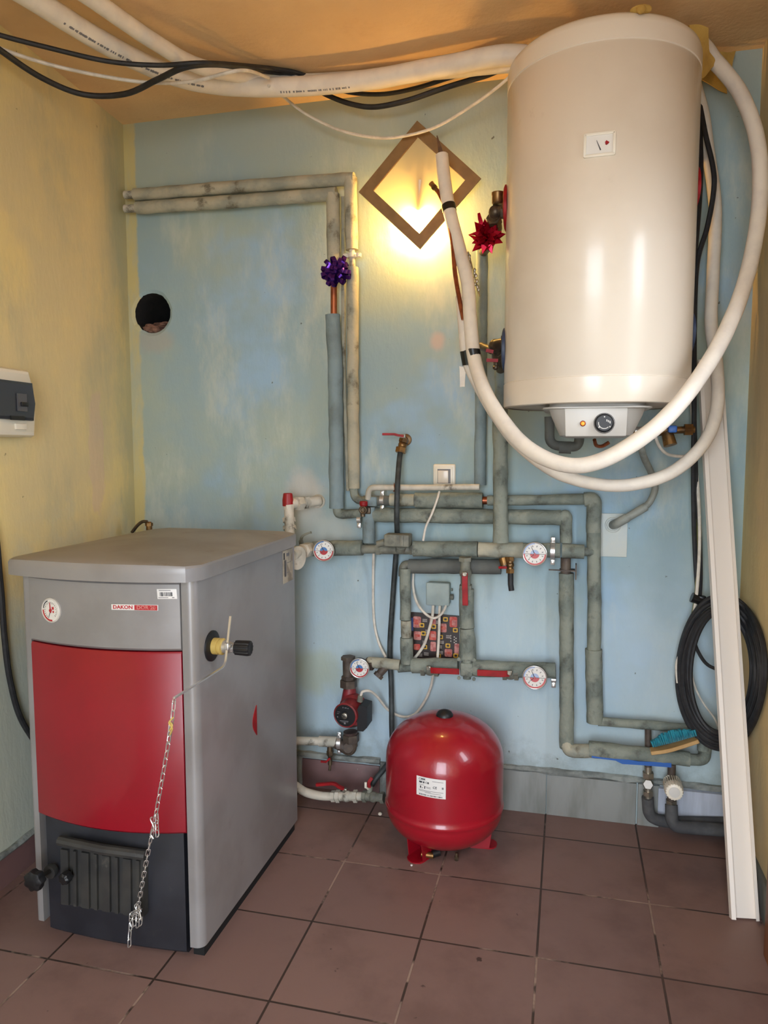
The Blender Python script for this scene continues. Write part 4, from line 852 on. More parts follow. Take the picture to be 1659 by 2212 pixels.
b = BM(); hexnut(b, D(753, 1484, .07), D(753, 1468, .07), .031); cyl(b, D(753, 1470, .07), D(752, 1425, .07), .02, n=20); hexnut(b, D(752, 1425, .07), D(752, 1418, .07), .026); cyl(b, D(752, 1437, .07), D(800, 1436, .07), .019, n=18); hexnut(b, D(752, 1466, .07), D(752, 1460, .07), .025); hexnut(b, D(792, 1434, .07), D(806, 1434, .07), .024)
mk('pump_fitting', b, 'dark_pipe', label='brown pipe elbow between the pump and the gauge above it', cat='pipe fitting')
b = BM(); hexnut(b, D(758, 1586, .07), D(759, 1602, .07), .03); cyl(b, D(759, 1600, .07), D(760, 1612, .07), .022, n=18); tube(b, elb([D(760, 1606, .07), D(757, 1622, .07), D(725, 1603, .08)], .03), .021, 18); cyl(b, D(752, 1616, .1), D(752, 1621, .05), .018, n=12); mk('pump_fitting', b, 'dark_pipe', label='brown pipe elbow below the pump', cat='pipe fitting')
b = BM(); p = D(822, 1452, .07); cyl(b, D(832, 1440, .07), D(818, 1458, .085), .016, .013, n=12); hexnut(b, D(820, 1456, .083), D(815, 1462, .087), .018); mk('pipe_strainer', b, 'dark_pipe', label='grimy slanted strainer stub under the pale pipe above the pump', cat='pipe fitting')
run('heating_pipe', 'white painted pipe from the boiler to the elbow below the pump', [('bare_pipe', 'white_pipe', [at(618, 1600, .05), D(690, 1601, .08), D(728, 1603, .08)], W(19), .05), ('collar', 'white_pipe', [D(690, 1601, .08), D(728, 1603, .08)], W(24), .05)])
clamp(D(733, 1604, .08), (1, .1, 0), W(26), 'large steel pipe clamp left of the elbow below the pump')
T = thing('drain_cock', D(713, 1640, .08), 'small rusty drain cock with red handle hanging below the white pipe', 'valve'); b = BM(); cyl(b, D(713, 1605, .08), D(713, 1632, .08), .011, n=12); cyl(b, D(713, 1630, .08), D(713, 1652, .08), .008, n=10); cyl(b, D(713, 1650, .08), D(712, 1664, .08), .005, n=8); hexnut(b, D(713, 1622, .08), D(713, 1630, .08), .013); mk('valve_body', b, 'old_brass', T)
b = BM(); strip(b, [D(713, 1638, .1), D(704, 1646, .1), D(693, 1645, .1)], (0, 0, 1), .007, .004); mk('handle', b, 'red_lever', T)
# bottom line into the vessel
b = BM(); tube(b, spline([at(618, 1688, -.06), at(640, 1699, -.04), D(660, 1711, .17), D(690, 1719, .14), D(722, 1720, .13), D(760, 1720, .13), D(800, 1721, .13)], 7), W(19), 16, wob=.08); hexnut(b, D(716, 1720, .13), D(724, 1720, .13), .02)
mk('vessel_pipe', b, 'white_pipe', label='curved white painted pipe from the boiler along the floor to the red vessel', cat='pipe')
lever_valve('dirty white ball valve with a worn red lever near the floor', ([D(726, 1720, .13), D(772, 1720, .13)], .0165), 'white_pipe', [D(743, 1704, .13), D(733, 1700, .135), D(722, 1692, .14), D(683, 1695, .14)], .012, (0, -1, 0), thl=.01, knuck=(D(745, 1718, .13), D(745, 1707, .13)))
T = lever_valve('small valve with red and white wings next to the red vessel', ([D(784, 1720, .13), D(830, 1723, .14)], .015), 'fitting', [D(798, 1702, .13), D(796, 1690, .13), D(804, 1680, .125)], .012, (1, 0, 0), extra=lambda b: cyl(b, D(797, 1718, .13), D(800, 1698, .12), .01, n=12))
b = BM(); box(b, D(790, 1696, .14), (.009, .006, .022), bevel=.002); cyl(b, D(790, 1700, .14), D(798, 1706, .125), .004, n=8); mk('wing', b, 'white_plastic', T)

# ================================================================== UNDER THE HEATER
yy = -.02
run('insulated_pipe', 'small gray insulated double elbow under the heater, left of its dial', [('insulation', 'pipe_gray', elb([at(1187, 900, yy), at(1187, 962, yy), at(1250, 966, yy), at(1252, 935, yy)], .03), W(19), .06), ('sleeve', 'pipe_gray', [at(1208, 966, yy), at(1234, 967, yy)], W(24), .06)], )
T = thing('inlet_valve', at(1430, 928, 0), 'brass inlet valve with a blue handle at the right below the heater', 'valve'); b = BM()
cyl(b, at(1365, 932, 0), at(1500, 928, .02), .011, n=16); hexnut(b, at(1392, 931, 0), at(1402, 931, 0), .018); cyl(b, at(1408, 930, 0), at(1440, 928, 0), .018, n=16); hexnut(b, at(1478, 928, .02), at(1496, 928, .02), .019); cyl(b, at(1440, 930, 0), at(1448, 962, -.01), .017, .02, n=16); mk('valve_body', b, 'brass', T)
b = BM(); cyl(b, at(1371, 931, -.01), at(1395, 930, -.01), .0125, n=16); mk('steel_nut', b, 'chrome', T)
b = BM(); box(b, at(1452, 927, -.02), (.026, .03, .022), bevel=.005); mk('handle', b, 'blue_plastic', T)
b = BM(); tube(b, spline([at(1382, 950, -.05), at(1390, 985, 0), D(1408, 1025, .05), D(1415, 1055, .05), D(1405, 1082, .06), D(1392, 1097, .06)], 7), W(13), 12, mi=0); tube(b, [D(1396, 1094, .06), D(1352, 1120, .06)], W(17), 14, mi=1, wob=.08); tube(b, elb([D(1355, 1118, .06), D(1332, 1131, .055), D(1324, 1134, 0)], .02), W(19), 14, mi=1)
mk('drain_hose', b, ['gray_hose', 'gray_hose'], label='gray drain hose curving from the heater into the wall plate', cat='hose')
b = BM(); box(b, D(1326, 1156, .003), (.085, .008, .145), bevel=.0015); torus(b, D(1324, 1134, .008), (0, -1, 0), .022, .004, 24, 8); mk('wall_plate', b, 'plate_painted', label='painted square cover plate where the gray hose enters the wall', cat='wall plate')
b = BM(); tube(b, spline([at(1386, 965, -.06), at(1395, 940, -.05), at(1402, 920, -.04), at(1412, 930, -.02), at(1422, 960, 0), at(1440, 980, .03), at(1470, 986, .05), at(1498, 983, .06)], 6), W(6), 8); mk('cable', b, 'white_cable', label='thin cream cable looped below the inlet valve under the heater', cat='cable')
b = BM(); tube(b, spline([at(1284, 950, -.1), at(1288, 962, -.08), at(1300, 964, -.06), at(1315, 956, -.05)], 5), W(7), 8); mk('cable', b, 'copper', label='short brown wire sagging below the heater thermostat housing', cat='cable')
# left side connections of the heater
T = thing('heater_outlet', at(1075, 450, -.15), 'brass elbow with tall brass body at the red collar of the heater', 'pipe fitting'); b = BM()
cyl(b, at(1096, 456, hy), at(1072, 456, -.16), .016, n=16, mi=1); hexnut(b, at(1090, 456, hy), at(1083, 456, hy), .022, mi=1); lathe(b, at(1075, 442, -.16), Z, [(.014, 0), (.017, .004), (.017, .026), (.018, .028), (.018, .034), (.012, .036)], 24, mi=0); cyl(b, at(1082, 425, -.16), at(1095, 424, hy), .005, n=8, mi=0)
ball(b, at(1070, 458, -.16), .02, 1); tube(b, spline([at(1070, 458, -.16), at(1066, 475, -.14), at(1074, 492, -.1), at(1062, 520, -.03), at(1044, 545, .11)], 6), .015, 14, mi=1); hexnut(b, at(1066, 470, -.15), at(1069, 482, -.12), .022, mi=1); mk('elbow', b, ['brass', 'old_brass'], T)
T = thing('heater_inlet', at(1072, 755, -.15), 'brass elbow with two red levers at the blue collar of the heater', 'pipe fitting'); b = BM()
cyl(b, at(1096, 740, hy), at(1072, 745, -.14), .017, n=16); hexnut(b, at(1092, 741, hy), at(1084, 742, hy), .024); ball(b, at(1070, 747, -.13), .021); cyl(b, at(1072, 748, -.13), at(1074, 775, -.1), .016, n=14); tube(b, spline([at(1074, 760, -.12), at(1080, 780, -.05), at(1082, 800, .06)], 5), .016, 12); cyl(b, at(1040, 748, -.05), at(1062, 757, -.11), .013, .012, n=12); cyl(b, at(1071, 778, -.13), at(1071, 790, -.13), .007, n=10); lathe(b, at(1071, 795, -.13), (0, 0, 1), [(.004, -.006), (.009, -.002), (.01, .004), (.006, .008)], 12); mk('elbow', b, 'old_brass', T)
for (a_, c_) in (((1050, 757), (1066, 760)), ((1051, 778), (1076, 779))): b = BM(); strip(b, [at(*a_, -.145), at(*c_, -.145)], (0, 0, 1), .01, .006); mk('lever', b, 'red_lever', T)
# radiator valves
T = thing('lockshield_valve', D(1400, 1690, .06), 'nickel lockshield valve on the brown pipe right of the gray skirting', 'valve'); b = BM()
cyl(b, D(1400, 1655, .06), D(1400, 1728, .06), .012, n=16); hexnut(b, D(1400, 1668, .06), D(1400, 1680, .06), .019); hexnut(b, D(1400, 1708, .06), D(1400, 1718, .06), .017); ball(b, D(1400, 1693, .06), .018); mk('valve_body', b, 'nickel', T)
b = BM(); hexnut(b, D(1400, 1695, .07), D(1400, 1695, .1), .015); mk('cap_nut', b, 'plate_gray', T)
run('heating_pipe', 'bare brown pipe dropping behind the turquoise brush to the nickel valve', [('bare_pipe', 'dark_pipe', [D(1400, 1574, .05), D(1400, 1600, .05), D(1400, 1660, .06)], W(13), 0)])
T = thing('thermostatic_valve', D(1452, 1700, .07), 'white slotted thermostatic valve head right of the nickel valve', 'valve')
hp0, hp1 = D(1451, 1688, .05), D(1457, 1712, .15); ax = (hp1-hp0).normalized(); L = (hp1-hp0).length; b = BM(); n = 72; x_, y_, _ = frame(ax)
def hr_(h, r, k): return [hp0+ax*h+(x_*math.cos(2*PI*i/n)+y_*math.sin(2*PI*i/n))*(r*(1-k*(1 if i % 4 < 2 else 0))) for i in range(n)]
rings(b, [hr_(L-.036, .028, 0), hr_(L-.03, .0292, 0), hr_(L-.016, .0285, .0), hr_(L-.01, .0275, .06), hr_(L-.002, .0265, .06), hr_(L, .0235, 0)])
lathe(b, hp0, ax, [(.022, 0), (.0285, .012), (.029, .02), (.027, .021)], 32)
for i in range(26):
    a = 2*PI*i/26; d_ = x_*math.cos(a)+y_*math.sin(a); strip(b, [hp0+ax*.018+d_*.0275, hp0+ax*(L-.03)+d_*.0278], d_, .0035, .0042)
lathe(b, hp0, ax, [(.0252, .018), (.0252, L-.03)], 32, mi=1)
mk('thermostat_head', b, ['white_plastic', 'dark_gap'], T)
b = BM(); lathe(b, hp1, ax, [(.017, -.0005), (.0165, .0012), (.015, .0014)], 28); mk('end_cap', b, 'plate_gray', T)
b = BM(); cyl(b, D(1451, 1650, .06), D(1450, 1745, .06), .013, n=16, mi=0); hexnut(b, D(1450, 1728, .06), D(1450, 1740, .06), .018, mi=1); ball(b, D(1451, 1690, .055), .02, 0); mk('valve_body', b, ['dark_pipe', 'nickel'], T)
b = BM(); tube(b, elb([D(1399, 1722, .06), D(1402, 1766, .05), D(1440, 1776, .04), D(1590, 1778, .02)], .06), W(24), 16, wob=.06); mk('foam_pipe', b, 'foam_gray', label='dark gray foam pipe bending to the right below the nickel valve', cat='pipe')
b = BM(); tube(b, elb([D(1450, 1738, .06), D(1452, 1785, .08), D(1490, 1788, .08), D(1600, 1796, .06)], .05), W(25), 16, wob=.06); mk('foam_pipe', b, 'foam_gray', label='dark gray foam pipe along the floor below the white valve head', cat='pipe')
# brush lying on the low pipe
T = thing('scrubbing_brush', D(1455, 1608, .09), 'wooden brush with turquoise bristles lying on the low pipe', 'brush')
b = BM(); strip(b, spline([D(1405, 1623, .1), D(1440, 1618, .1), D(1475, 1608, .1), D(1508, 1597, .1)], 4), (0, -1, 0), .04, .012); bmesh.ops.bevel(b, geom=list(b.edges), offset=.002, segments=1, affect='EDGES'); mk('handle', b, 'brush_wood', T)
b = BM()
for i in range(24):
    for j in range(4):
        k = i/23; q = D(1412+92*k, 1614-24*k, .115-.011*j); 
        L = .022+.016*math.sin(PI*min(1, k*1.05)); d = V((-.35+.2*random.random()-.1, random.uniform(-.2, .2), 1)).normalized()
        cyl(b, q, q+d*L*random.uniform(.86, 1.05), .0022, .0034, 6)
mk('bristles', b, 'turquoise', T)

# ================================================================== ELECTRICAL AND SMALL WALL THINGS
SW = thing('light_switch', D(960, 1025, 0), 'white square light switch above the white conduit', 'switch'); b = BM(); p = D(960, 1026, .006)
box(b, p, (.079, .012, .076), bevel=.006, seg=3); mk('surround', b, 'white_plastic', SW)
b = BM(); box(b, p+V((0, -.006, 0)), (.06, .006, .058), bevel=.002); box(b, p+V((0, -.0085, -.004)), (.046, .002, .05), mi=1); mk('inner_frame', b, ['white_plastic', 'ink_soft'], SW)
b = BM(); box(b, p+V((-.003, -.009, -.006)), (.037, .008, .044), Matrix.Rotation(.05, 3, 'X'), .0015); mk('rocker', b, 'enamel', SW)
JB = thing('junction_box', D(948, 1281, 0), 'square pale painted junction box under the dark gray pipe', 'junction box'); p = D(948, 1281, .02)
b = BM(); box(b, p, (.08, .04, .078), bevel=.006); mk('box_body', b, 'pale_box', JB); b = BM(); box(b, p+V((0, -.022, 0)), (.083, .008, .081), bevel=.004, seg=3); mk('cover', b, 'pale_box', JB)
b = BM(); q = p+V((.048, 0, -.012)); cyl(b, q-V((.01, 0, 0)), q+V((.004, 0, 0)), .01, n=14); cyl(b, q+V((-.004, 0, .026)), q+V((.001, 0, .026)), .005, n=10); mk('side_gland', b, 'fitting', JB)
def cable(label, pts, w, m='white_cable', group=None, name='cable', st=7): b = BM(); tube(b, spline(pts, st), w, 8); return mk(name, b, m, label=label, cat='cable', group=group)
cable('white cable looping from the dark gray pipe up into the junction box', [D(893, 1235, .02), D(892, 1265, .03), D(899, 1298, .05), D(915, 1322, .07), D(935, 1335, .075), D(952, 1328, .07), D(962, 1312, .05), D(963, 1305, .03)], W(5.5))
cable('white cable from the junction box across the poster to the lower left', [D(936, 1304, .03), D(934, 1330, .06), D(929, 1352, .055), D(918, 1388, .05), D(905, 1410, .045), D(892, 1425, .03)], W(6.5))
cable('white cable hanging straight down the middle of the poster', [D(950, 1304, .03), D(949, 1335, .05), D(948, 1375, .05), D(945, 1424, .05)], W(6))
cable('cream cable dangling from the conduit below the light switch', [D(949, 1062, .08), D(944, 1080, .1), D(932, 1112, .105), D(920, 1138, .105), D(914, 1168, .1)], W(5))
cable('cream cable hanging down the wall left of the black hose', [D(807, 1190, .05), D(806, 1240, .02), D(806, 1300, .012), D(809, 1350, .012), D(818, 1388, .02), D(833, 1420, .04)], W(6))
cable('cream cable swinging from the pump to the lower pipe', [D(779, 1503, .12), D(784, 1494, .12), D(799, 1493, .1), D(815, 1505, .06), D(838, 1533, .03), D(868, 1548, .03), D(895, 1543, .03), D(917, 1515, .03), D(930, 1485, .04), D(936, 1455, .06)], W(6))
# meat flyer on the wall
b = BM(); q = [D(872, 1322, .004), D(893, 1322, .004), D(992, 1330, .004), D(992, 1424, .004), D(872, 1422, .004)]
rings(b, [q, [p+V((0, -.0015, 0)) for p in q]])
def pp(u, v): return D(886+106*u, 1324+98*v, .006)
def patch(bb, u, v, w, h, mi, lift=.0004, rx=.18):
    c = pp(u, v); sx, sz = .17*w, .157*h; r = min(sx, sz)*rx; o_ = []
    for ssx, ssz, a in ((1, 1, 0), (-1, 1, PI/2), (-1, -1, PI), (1, -1, 1.5*PI)):
        for i in range(4): o_.append(V((c.x+ssx*(sx/2-r)+r*math.cos(a+PI/2*i/3), c.y-lift, c.z+ssz*(sz/2-r)+r*math.sin(a+PI/2*i/3))))
    bb.faces.new([bb.verts.new(x) for x in o_]).material_index = mi
for u, v, w, h, mi in ((.14, .2, .17, .26, 1), (.15, .5, .16, .2, 1), (.14, .75, .14, .14, 2), (.46, .18, .13, .2, 1), (.46, .5, .15, .21, 2), (.47, .74, .12, .22, 1), (.67, .33, .15, .2, 1), (.88, .2, .16, .24, 2), (.78, .88, .16, .18, 1), (.95, .8, .1, .26, 1), (.04, .25, .05, .3, 5)): patch(b, u, v, w, h, mi)
for u, v, w, h, mi in ((.15, .5, .1, .06, 2), (.13, .2, .09, .12, 2), (.47, .5, .1, .08, 1), (.9, .22, .1, .12, 1), (.67, .33, .1, .08, 2), (.79, .88, .1, .06, 2)): patch(b, u, v, w, h, mi, .0007)
for u, v in ((.24, .27), (.27, .45), (.3, .75), (.48, .3), (.62, .53), (.72, .14), (.77, .72), (.92, .38), (.58, .94), (.93, .94)): patch(b, u, v, .1, .1, 3, .0008); patch(b, u, v, .055, .05, 0, .0011)
for u, v in ((.3, .14), (.3, .62), (.36, .38), (.58, .18), (.64, .62), (.6, .72), (.78, .5), (.2, .9), (.33, .88), (.62, .85)):
    for k in range(3): patch(b, u, v+.025*k, .1, .01, 4, .0008)
for k in range(3): patch(b, .83, .5+.06*k, .02, .025, 4, .0008)
for k in range(6): patch(b, .9+.035*(k % 2), .53+.03*k, .025, .026, 4, .0008)
mk('meat_poster', b, ['poster_dark', 'poster_pink', 'poster_red', 'poster_yellow', 'poster_white', 'poster_blue'], label='dark meat flyer with yellow price tags behind the pipes', cat='poster')
# consumer unit on the left wall
py0, py1, pz0, pz1 = -.76, -.487, 1.318, 1.515; xw = lw(-.6)
CU = thing('fuse_box', (xw, (py0+py1)/2, pz0), 'white fuse box with smoked cover on the yellow wall', 'fuse box')
Lm = Matrix.Rotation(math.atan(.064), 3, 'Z')
def lbox(bb, x, y, z, s, bv=0.0, mi=0): box(bb, (xw+x, y, z), s, Lm, bv, mi)
b = BM(); ym = (py0+py1)/2; zm = (pz0+pz1)/2; rs = []
for x, e in ((0, 0), (.035, 0), (.048, .006), (.052, .014)):
    rs.append([V((xw+x-.064*(y-ym), y, z)) for y, z in ((py0+e, pz0+e), (py1-e-.004, pz0+e), (py1-e+.004, zm-.03), (py1-e+.004, zm+.03), (py1-e-.018, pz1-e), (py0+e, pz1-e))])
rings(b, rs); mk('case', b, 'white_plastic', CU, ang=25)
b = BM(); rs = []
for x, e in ((.045, 0), (.06, .002), (.066, .01)):
    rs.append([V((xw+x-.064*(y-ym), y, z)) for y, z in ((py0+.03+e, zm-.05+e), (py1-.022-e, zm-.052+e), (py1-.012-e, zm), (py1-.022-e, zm+.062-e), (py0+.03+e, zm+.062-e))])
rings(b, rs); mk('smoked_cover', b, 'smoke_glass', CU, ang=25)
b = BM(); lbox(b, .0665, ym+.05, zm-.0, (.004, .04, .05)); lbox(b, .071, ym+.055, zm-.005, (.006, .03, .012), .002, 1); lbox(b, .0665, ym+.03, zm-.045, (.004, .06, .012), 0, 1); mk('breaker', b, ['breaker', 'black'], CU)
b = BM(); lbox(b, .05, ym+.06, pz0+.03, (.008, .05, .018), .003); mk('cover_latch', b, 'white_plastic', CU)

# ================================================================== HOSES AND CABLES NEAR THE CEILING
HA = [atz(-60, -80, 2.42), atz(60, -10, 2.42), atz(190, 72, 2.42), atz(300, 132, 2.42), atz(400, 170, 2.425), atz(500, 186, 2.43), atz(640, 187, 2.43), atz(800, 172, 2.43), atz(950, 145, 2.43), atz(1110, 119, 2.43), V((.66, -.03, 2.40)), V((.88, .0, 2.39)), at(1500, 95, .03)]
HA += [at(1545, 133, -.01), at(1595, 195, -.06), at(1629, 275, -.1), at(1642, 360, -.13), at(1638, 470, -.16), at(1615, 590, -.22), at(1580, 690, -.3), at(1530, 785, -.38), at(1460, 880, -.46), at(1380, 950, -.47), at(1290, 998, -.46), at(1215, 1003, -.44), at(1140, 968, -.4), at(1085, 908, -.34), at(1045, 840, -.27), at(1024, 770, -.2), at(1016, 690, -.16), at(1010, 610, -.12), at(990, 530, -.08), at(970, 450, -.05), at(960, 390, -.03), at(954, 335, -.02)]
T = thing('insulated_hose', HA[6], 'thicker white insulated hose crossing the ceiling and looping below the heater', 'hose')
b = BM(); pts = spline(HA, 8); HAP = pts; nn = len(pts); tube(b, pts, lambda k: .029-.0085*min(1, max(0, (k-.3)/.1)), 16, wob=.035, seed=3); mk('insulation', b, 'white_hose', T, ang=60)
for x0, x1, off in ((120, 430, .2), (590, 745, -.55)):
    b = BM()     # faint print along the hose
    prev = None
    for p_, n_ in zip(HAP, HAP[1:]):
        ex = 829.5+F*(p_-CAM).dot(RT)/(p_-CAM).dot(FW)
        if not (x0 < ex < x1 and p_.z > 2.3): continue
        for s_2 in range(6):
            if random.random() < .25: continue
            c = p_.lerp(n_, s_2/6); d_ = (n_-p_).normalized(); v_ = (CAM-c).normalized(); v_ = (v_-d_*v_.dot(d_)).normalized(); u_ = d_.cross(v_); u_ = u_ if u_.z < 0 else -u_
            a_ = -off*.9 if off < 0 else .35; nn_ = v_*math.cos(a_)+u_*math.sin(a_); w_ = d_.cross(nn_)
            box(b, c+nn_*.0293, (.0045*random.uniform(.5, 1.1), .007*random.uniform(.6, 1), .0006), Matrix((d_, w_, nn_)).transposed())
    mk('printed_marks', b, 'ink_soft', T)
b = BM(); p0 = at(954, 340, -.02); strip(b, [p0, p0+V((-.004, 0, .02)), at(944, 293, -.02)], (1, 0, 0), [.018, .014, .003], .002); mk('foil_end', b, 'brown_foil', T)
q = at(967, 449, -.05); i0 = min(range(nn), key=lambda i: (pts[i]-q).length); b = BM(); p_ = pts[i0]; d_ = (pts[i0+1]-pts[i0-1]).normalized(); tube(b, [p_-d_*.011, p_+d_*.011], .0222, 18); mk('tape_band', b, 'tape', T)
HB = [atz(70, -90, 2.43), atz(200, -2, 2.43), atz(330, 88, 2.43), atz(430, 143, 2.43), atz(560, 169, 2.46), atz(650, 176, 2.464), atz(800, 167, 2.464), atz(980, 152, 2.455), atz(1110, 140, 2.42), V((.66, -.06, 2.385)), V((.86, .04, 2.385)), at(1470, 120, .085), at(1513, 225, .09), at(1530, 330, .09), at(1545, 450, .1), at(1540, 600, .08), at(1536, 700, .03), at(1548, 790, -.02), at(1549, 880, -.06), at(1522, 955, -.1), at(1455, 1018, -.14), at(1370, 1046, -.16), at(1290, 1046, -.16), at(1200, 1020, -.15), at(1120, 960, -.13), at(1070, 895, -.12), at(1033, 830, -.13), at(1010, 775, -.13), at(1002, 700, -.11), at(997, 640, -.09)]
T = thing('insulated_hose', HB[6], 'thinner white insulated hose with a bare copper end near the lamp', 'hose')
b = BM(); HBP = spline(HB, 8); tube(b, HBP, lambda k: .0225-.004*min(1, max(0, (k-.3)/.1)), 16, wob=.035, seed=9); mk('insulation', b, 'white_hose', T, ang=60)
b = BM(); tube(b, spline([at(1001, 690, -.14), at(993, 650, -.13), at(983, 590, -.105), at(977, 520, -.085), at(966, 460, -.06), at(952, 425, -.04), at(945, 412, -.035)], 6), W(8.5), 10); mk('copper_pipe', b, 'copper', T)
b = BM(); e0, e1 = at(946, 414, -.035), at(931, 396, -.03); cyl(b, e0, e0.lerp(e1, .45), .007, n=12); hexnut(b, e0.lerp(e1, .4), e0.lerp(e1, .6), .01); cyl(b, e0.lerp(e1, .6), e1, .0075, .009, n=12); mk('flare_nut', b, 'brass', T)
b = BM(); sheet(b, [at(993, 790, -.12), at(1005, 792, -.12), at(1005, 836, -.12), at(994, 838, -.12)], 4, .004, .003); mk('insulation_flap', b, 'white_hose', T)
b = BM(); p = at(1015, 777, -.17); q = at(1022, 777, -.2); p_ = min(HAP, key=lambda v: (v-q).length); q = at(1009, 777, -.13); s_2 = min(HBP, key=lambda v: (v-q).length)
wr = []
for k in (-1, 1):
    ring = []
    for i in range(16): a = PI*i/15-PI/2; ring.append(p_+(V((.9, -.35, 0))*math.cos(a)+V((.35, .9, 0))*math.sin(a)*-1)*.0222)
    for i in range(16): a = PI*i/15+PI/2; ring.append(s_2+(V((.9, -.35, 0))*math.cos(a)+V((.35, .9, 0))*math.sin(a)*-1)*.0202)
    wr.append([v+V((.004*k*-1, 0, .021*k)) for v in ring])
rings(b, wr); box(b, p_+V((.004, -.0225, -.026)), (.013, .002, .022)); mk('tape_wrap', b, 'tape', label='black tape wrapped round both white hoses left of the heater', cat='tape')
# twig of dried things tucked behind the hose
b = BM(); tube(b, spline([at(1012, 545, -.05), at(1020, 575, -.04), at(1027, 605, -.04), at(1036, 640, -.04)], 4), .002, 6)
for k in range(14): q = at(1013+1.5*k, 548+6*k, -.045); ball(b, q+V((random.uniform(-.006, .006), -.004, 0)), .006, 0, (.8, .6, 1.1), 8)
mk('dried_twig', b, 'nickel', label='dried twig hanging behind the white hose near the red bow', cat='twig')
# black cables
cable('upper black cable crossing below the white hoses at the ceiling', [atz(-60, 55, 2.38), atz(0, 76, 2.38), atz(100, 102, 2.375), atz(230, 132, 2.37), atz(340, 141, 2.37), atz(440, 136, 2.375), atz(540, 143, 2.44), atz(600, 150, 2.474), atz(650, 160, 2.477), at(715, 188, .03), at(765, 201, .05), at(830, 203, .05), at(900, 190, .04), at(985, 164, .02), at(1080, 140, .01), V((.56, .03, 2.385))], .0068, 'black_rubber', name='cable')
cable('sagging black cable dipping lowest in front of the yellow wall', [atz(-60, 60, 2.37), atz(0, 108, 2.37), atz(90, 168, 2.36), atz(180, 204, 2.35), atz(270, 203, 2.35), atz(340, 172, 2.36), atz(400, 145, 2.365), atz(470, 139, 2.40), atz(540, 149, 2.45), atz(600, 156, 2.477), atz(640, 163, 2.478), at(672, 186, .03), at(710, 207, .05), at(760, 225, .05), at(810, 231, .04), at(880, 217, .03), at(960, 190, .02), at(1045, 165, .01), at(1110, 148, .02), V((.58, .05, 2.385))], .0085, 'black_rubber')
cable('thin white cable crossing the black cables at the ceiling corner', [atz(-60, 75, 2.38), atz(10, 108, 2.38), atz(110, 140, 2.375), atz(230, 166, 2.37), atz(330, 179, 2.37), atz(420, 175, 2.37), atz(520, 152, 2.385), atz(580, 168, 2.43)], .0052)
cable('thin white cable drooping from the white hoses across the lamp to the heater', [atz(580, 185, 2.42), at(612, 209, .02), at(660, 246, .04), at(730, 280, .05), at(800, 296, .05), at(860, 296, .05), at(940, 275, .04), at(1020, 228, .0), at(1070, 192, -.05), at(1102, 165, -.08)], .0048)
cable('black cable hanging at the left edge in front of the yellow wall', [V((lw(-.9)+.012, -.9, 1.5)), V((lw(-.8)+.012, -.8, 1.2)), atx(-20, 1120, lw(-.64)+.012), atx(0, 1250, lw(-.62)+.012), atx(10, 1380, lw(-.6)+.012), atx(22, 1470, lw(-.59)+.012), atx(45, 1552, lw(-.56)+.012), V((lw(-.5)+.012, -.48, .33)), V((lw(-.4)+.012, -.4, .2))], .0085, 'black_rubber')
# bundle on the right
cable('black cable bowing out beside the heater to the right', [at(1508, 190, .09), at(1512, 225, .08), at(1524, 290, .05), at(1540, 360, .03), at(1542, 410, .02), at(1528, 490, .02), at(1506, 570, .03), at(1500, 700, .05), at(1500, 850, .06), at(1498, 1000, .08), at(1499, 1120, .09), at(1503, 1220, .095), at(1508, 1290, .095)], .0075, 'black_rubber')
cable('black cable running straight down close to the heater', [at(1506, 190, .1), at(1512, 260, .08), at(1514, 380, .04), at(1506, 500, .02), at(1497, 590, .03), at(1495, 720, .06), at(1499, 880, .08), at(1504, 1040, .09), at(1511, 1150, .1), at(1513, 1240, .1), at(1511, 1290, .1)], .007, 'black_rubber')
cable('thin white cable running down with the black cables to the coil', [at(1490, 640, .1), at(1490, 800, .11), at(1500, 960, .1), at(1509, 1080, .085), at(1511, 1180, .085), at(1505, 1280, .08), at(1496, 1335, .08), at(1474, 1400, .08), at(1462, 1435, .08), at(1464, 1475, .08)], .0052)
cable('yellow and green earth wire running down to the coil', [at(1500, 960, .11), at(1504, 1120, .1), at(1503, 1280, .09), at(1483, 1380, .08), at(1478, 1430, .08), at(1488, 1465, .08)], .004, 'green_wire')
CC = thing('cable_coil', at(1555, 1600, .05), 'coil of thick black cable tied up behind the white channel', 'cable')
def cpt(a, k, sx=1.0, sy=1.0):
    px, py = 1558+(93*sx)*math.sin(a), 1452-(158*sy)*math.cos(a); y = .085-.11*(1+math.sin(a))/2-.012*k; p = at(px, py, y)
    return p if p.x < 1.189-.003*k else atx(px, py, 1.189-.003*k)
for k in range(7):
    sx, sy = 1-.05*k+.05*random.random(), 1-.035*k+.06*random.random(); b = BM(); ph = random.uniform(-.1, .1)
    pts = [cpt(2*PI*i/24+.04*math.sin(2*PI*i/12+k), k*.4, sx*(1+.03*math.sin(2*PI*i/12+k*2)), sy*(1+.02*math.sin(2*PI*i/24+k*1.7))) for i in range(24)]; pts += [pts[0]]
    tube(b, spline(pts, 4), .0074, 8, cap=False); mk('cable_loop', b, 'black_rubber', CC)
b = BM(); tube(b, [at(1494, 1290, .085), at(1520, 1300, .085)], .02, 12, ry=.016); box(b, at(1516, 1298, .08), (.026, .02, .034), bevel=.006); mk('tie', b, 'tape', CC)
cable('black cable branching from the tie inside the coil to behind the channel', [at(1498, 1345, .08), at(1500, 1385, .08), at(1512, 1415, .08), at(1530, 1437, .08), at(1560, 1450, .07)], .0055, 'black_rubber')
cable('thin white cord slanting inside the coil toward the floor', [at(1482, 1380, .09), at(1488, 1420, .09), at(1500, 1480, .09), at(1520, 1520, .09), at(1545, 1555, .09), at(1555, 1590, .09)], .003)

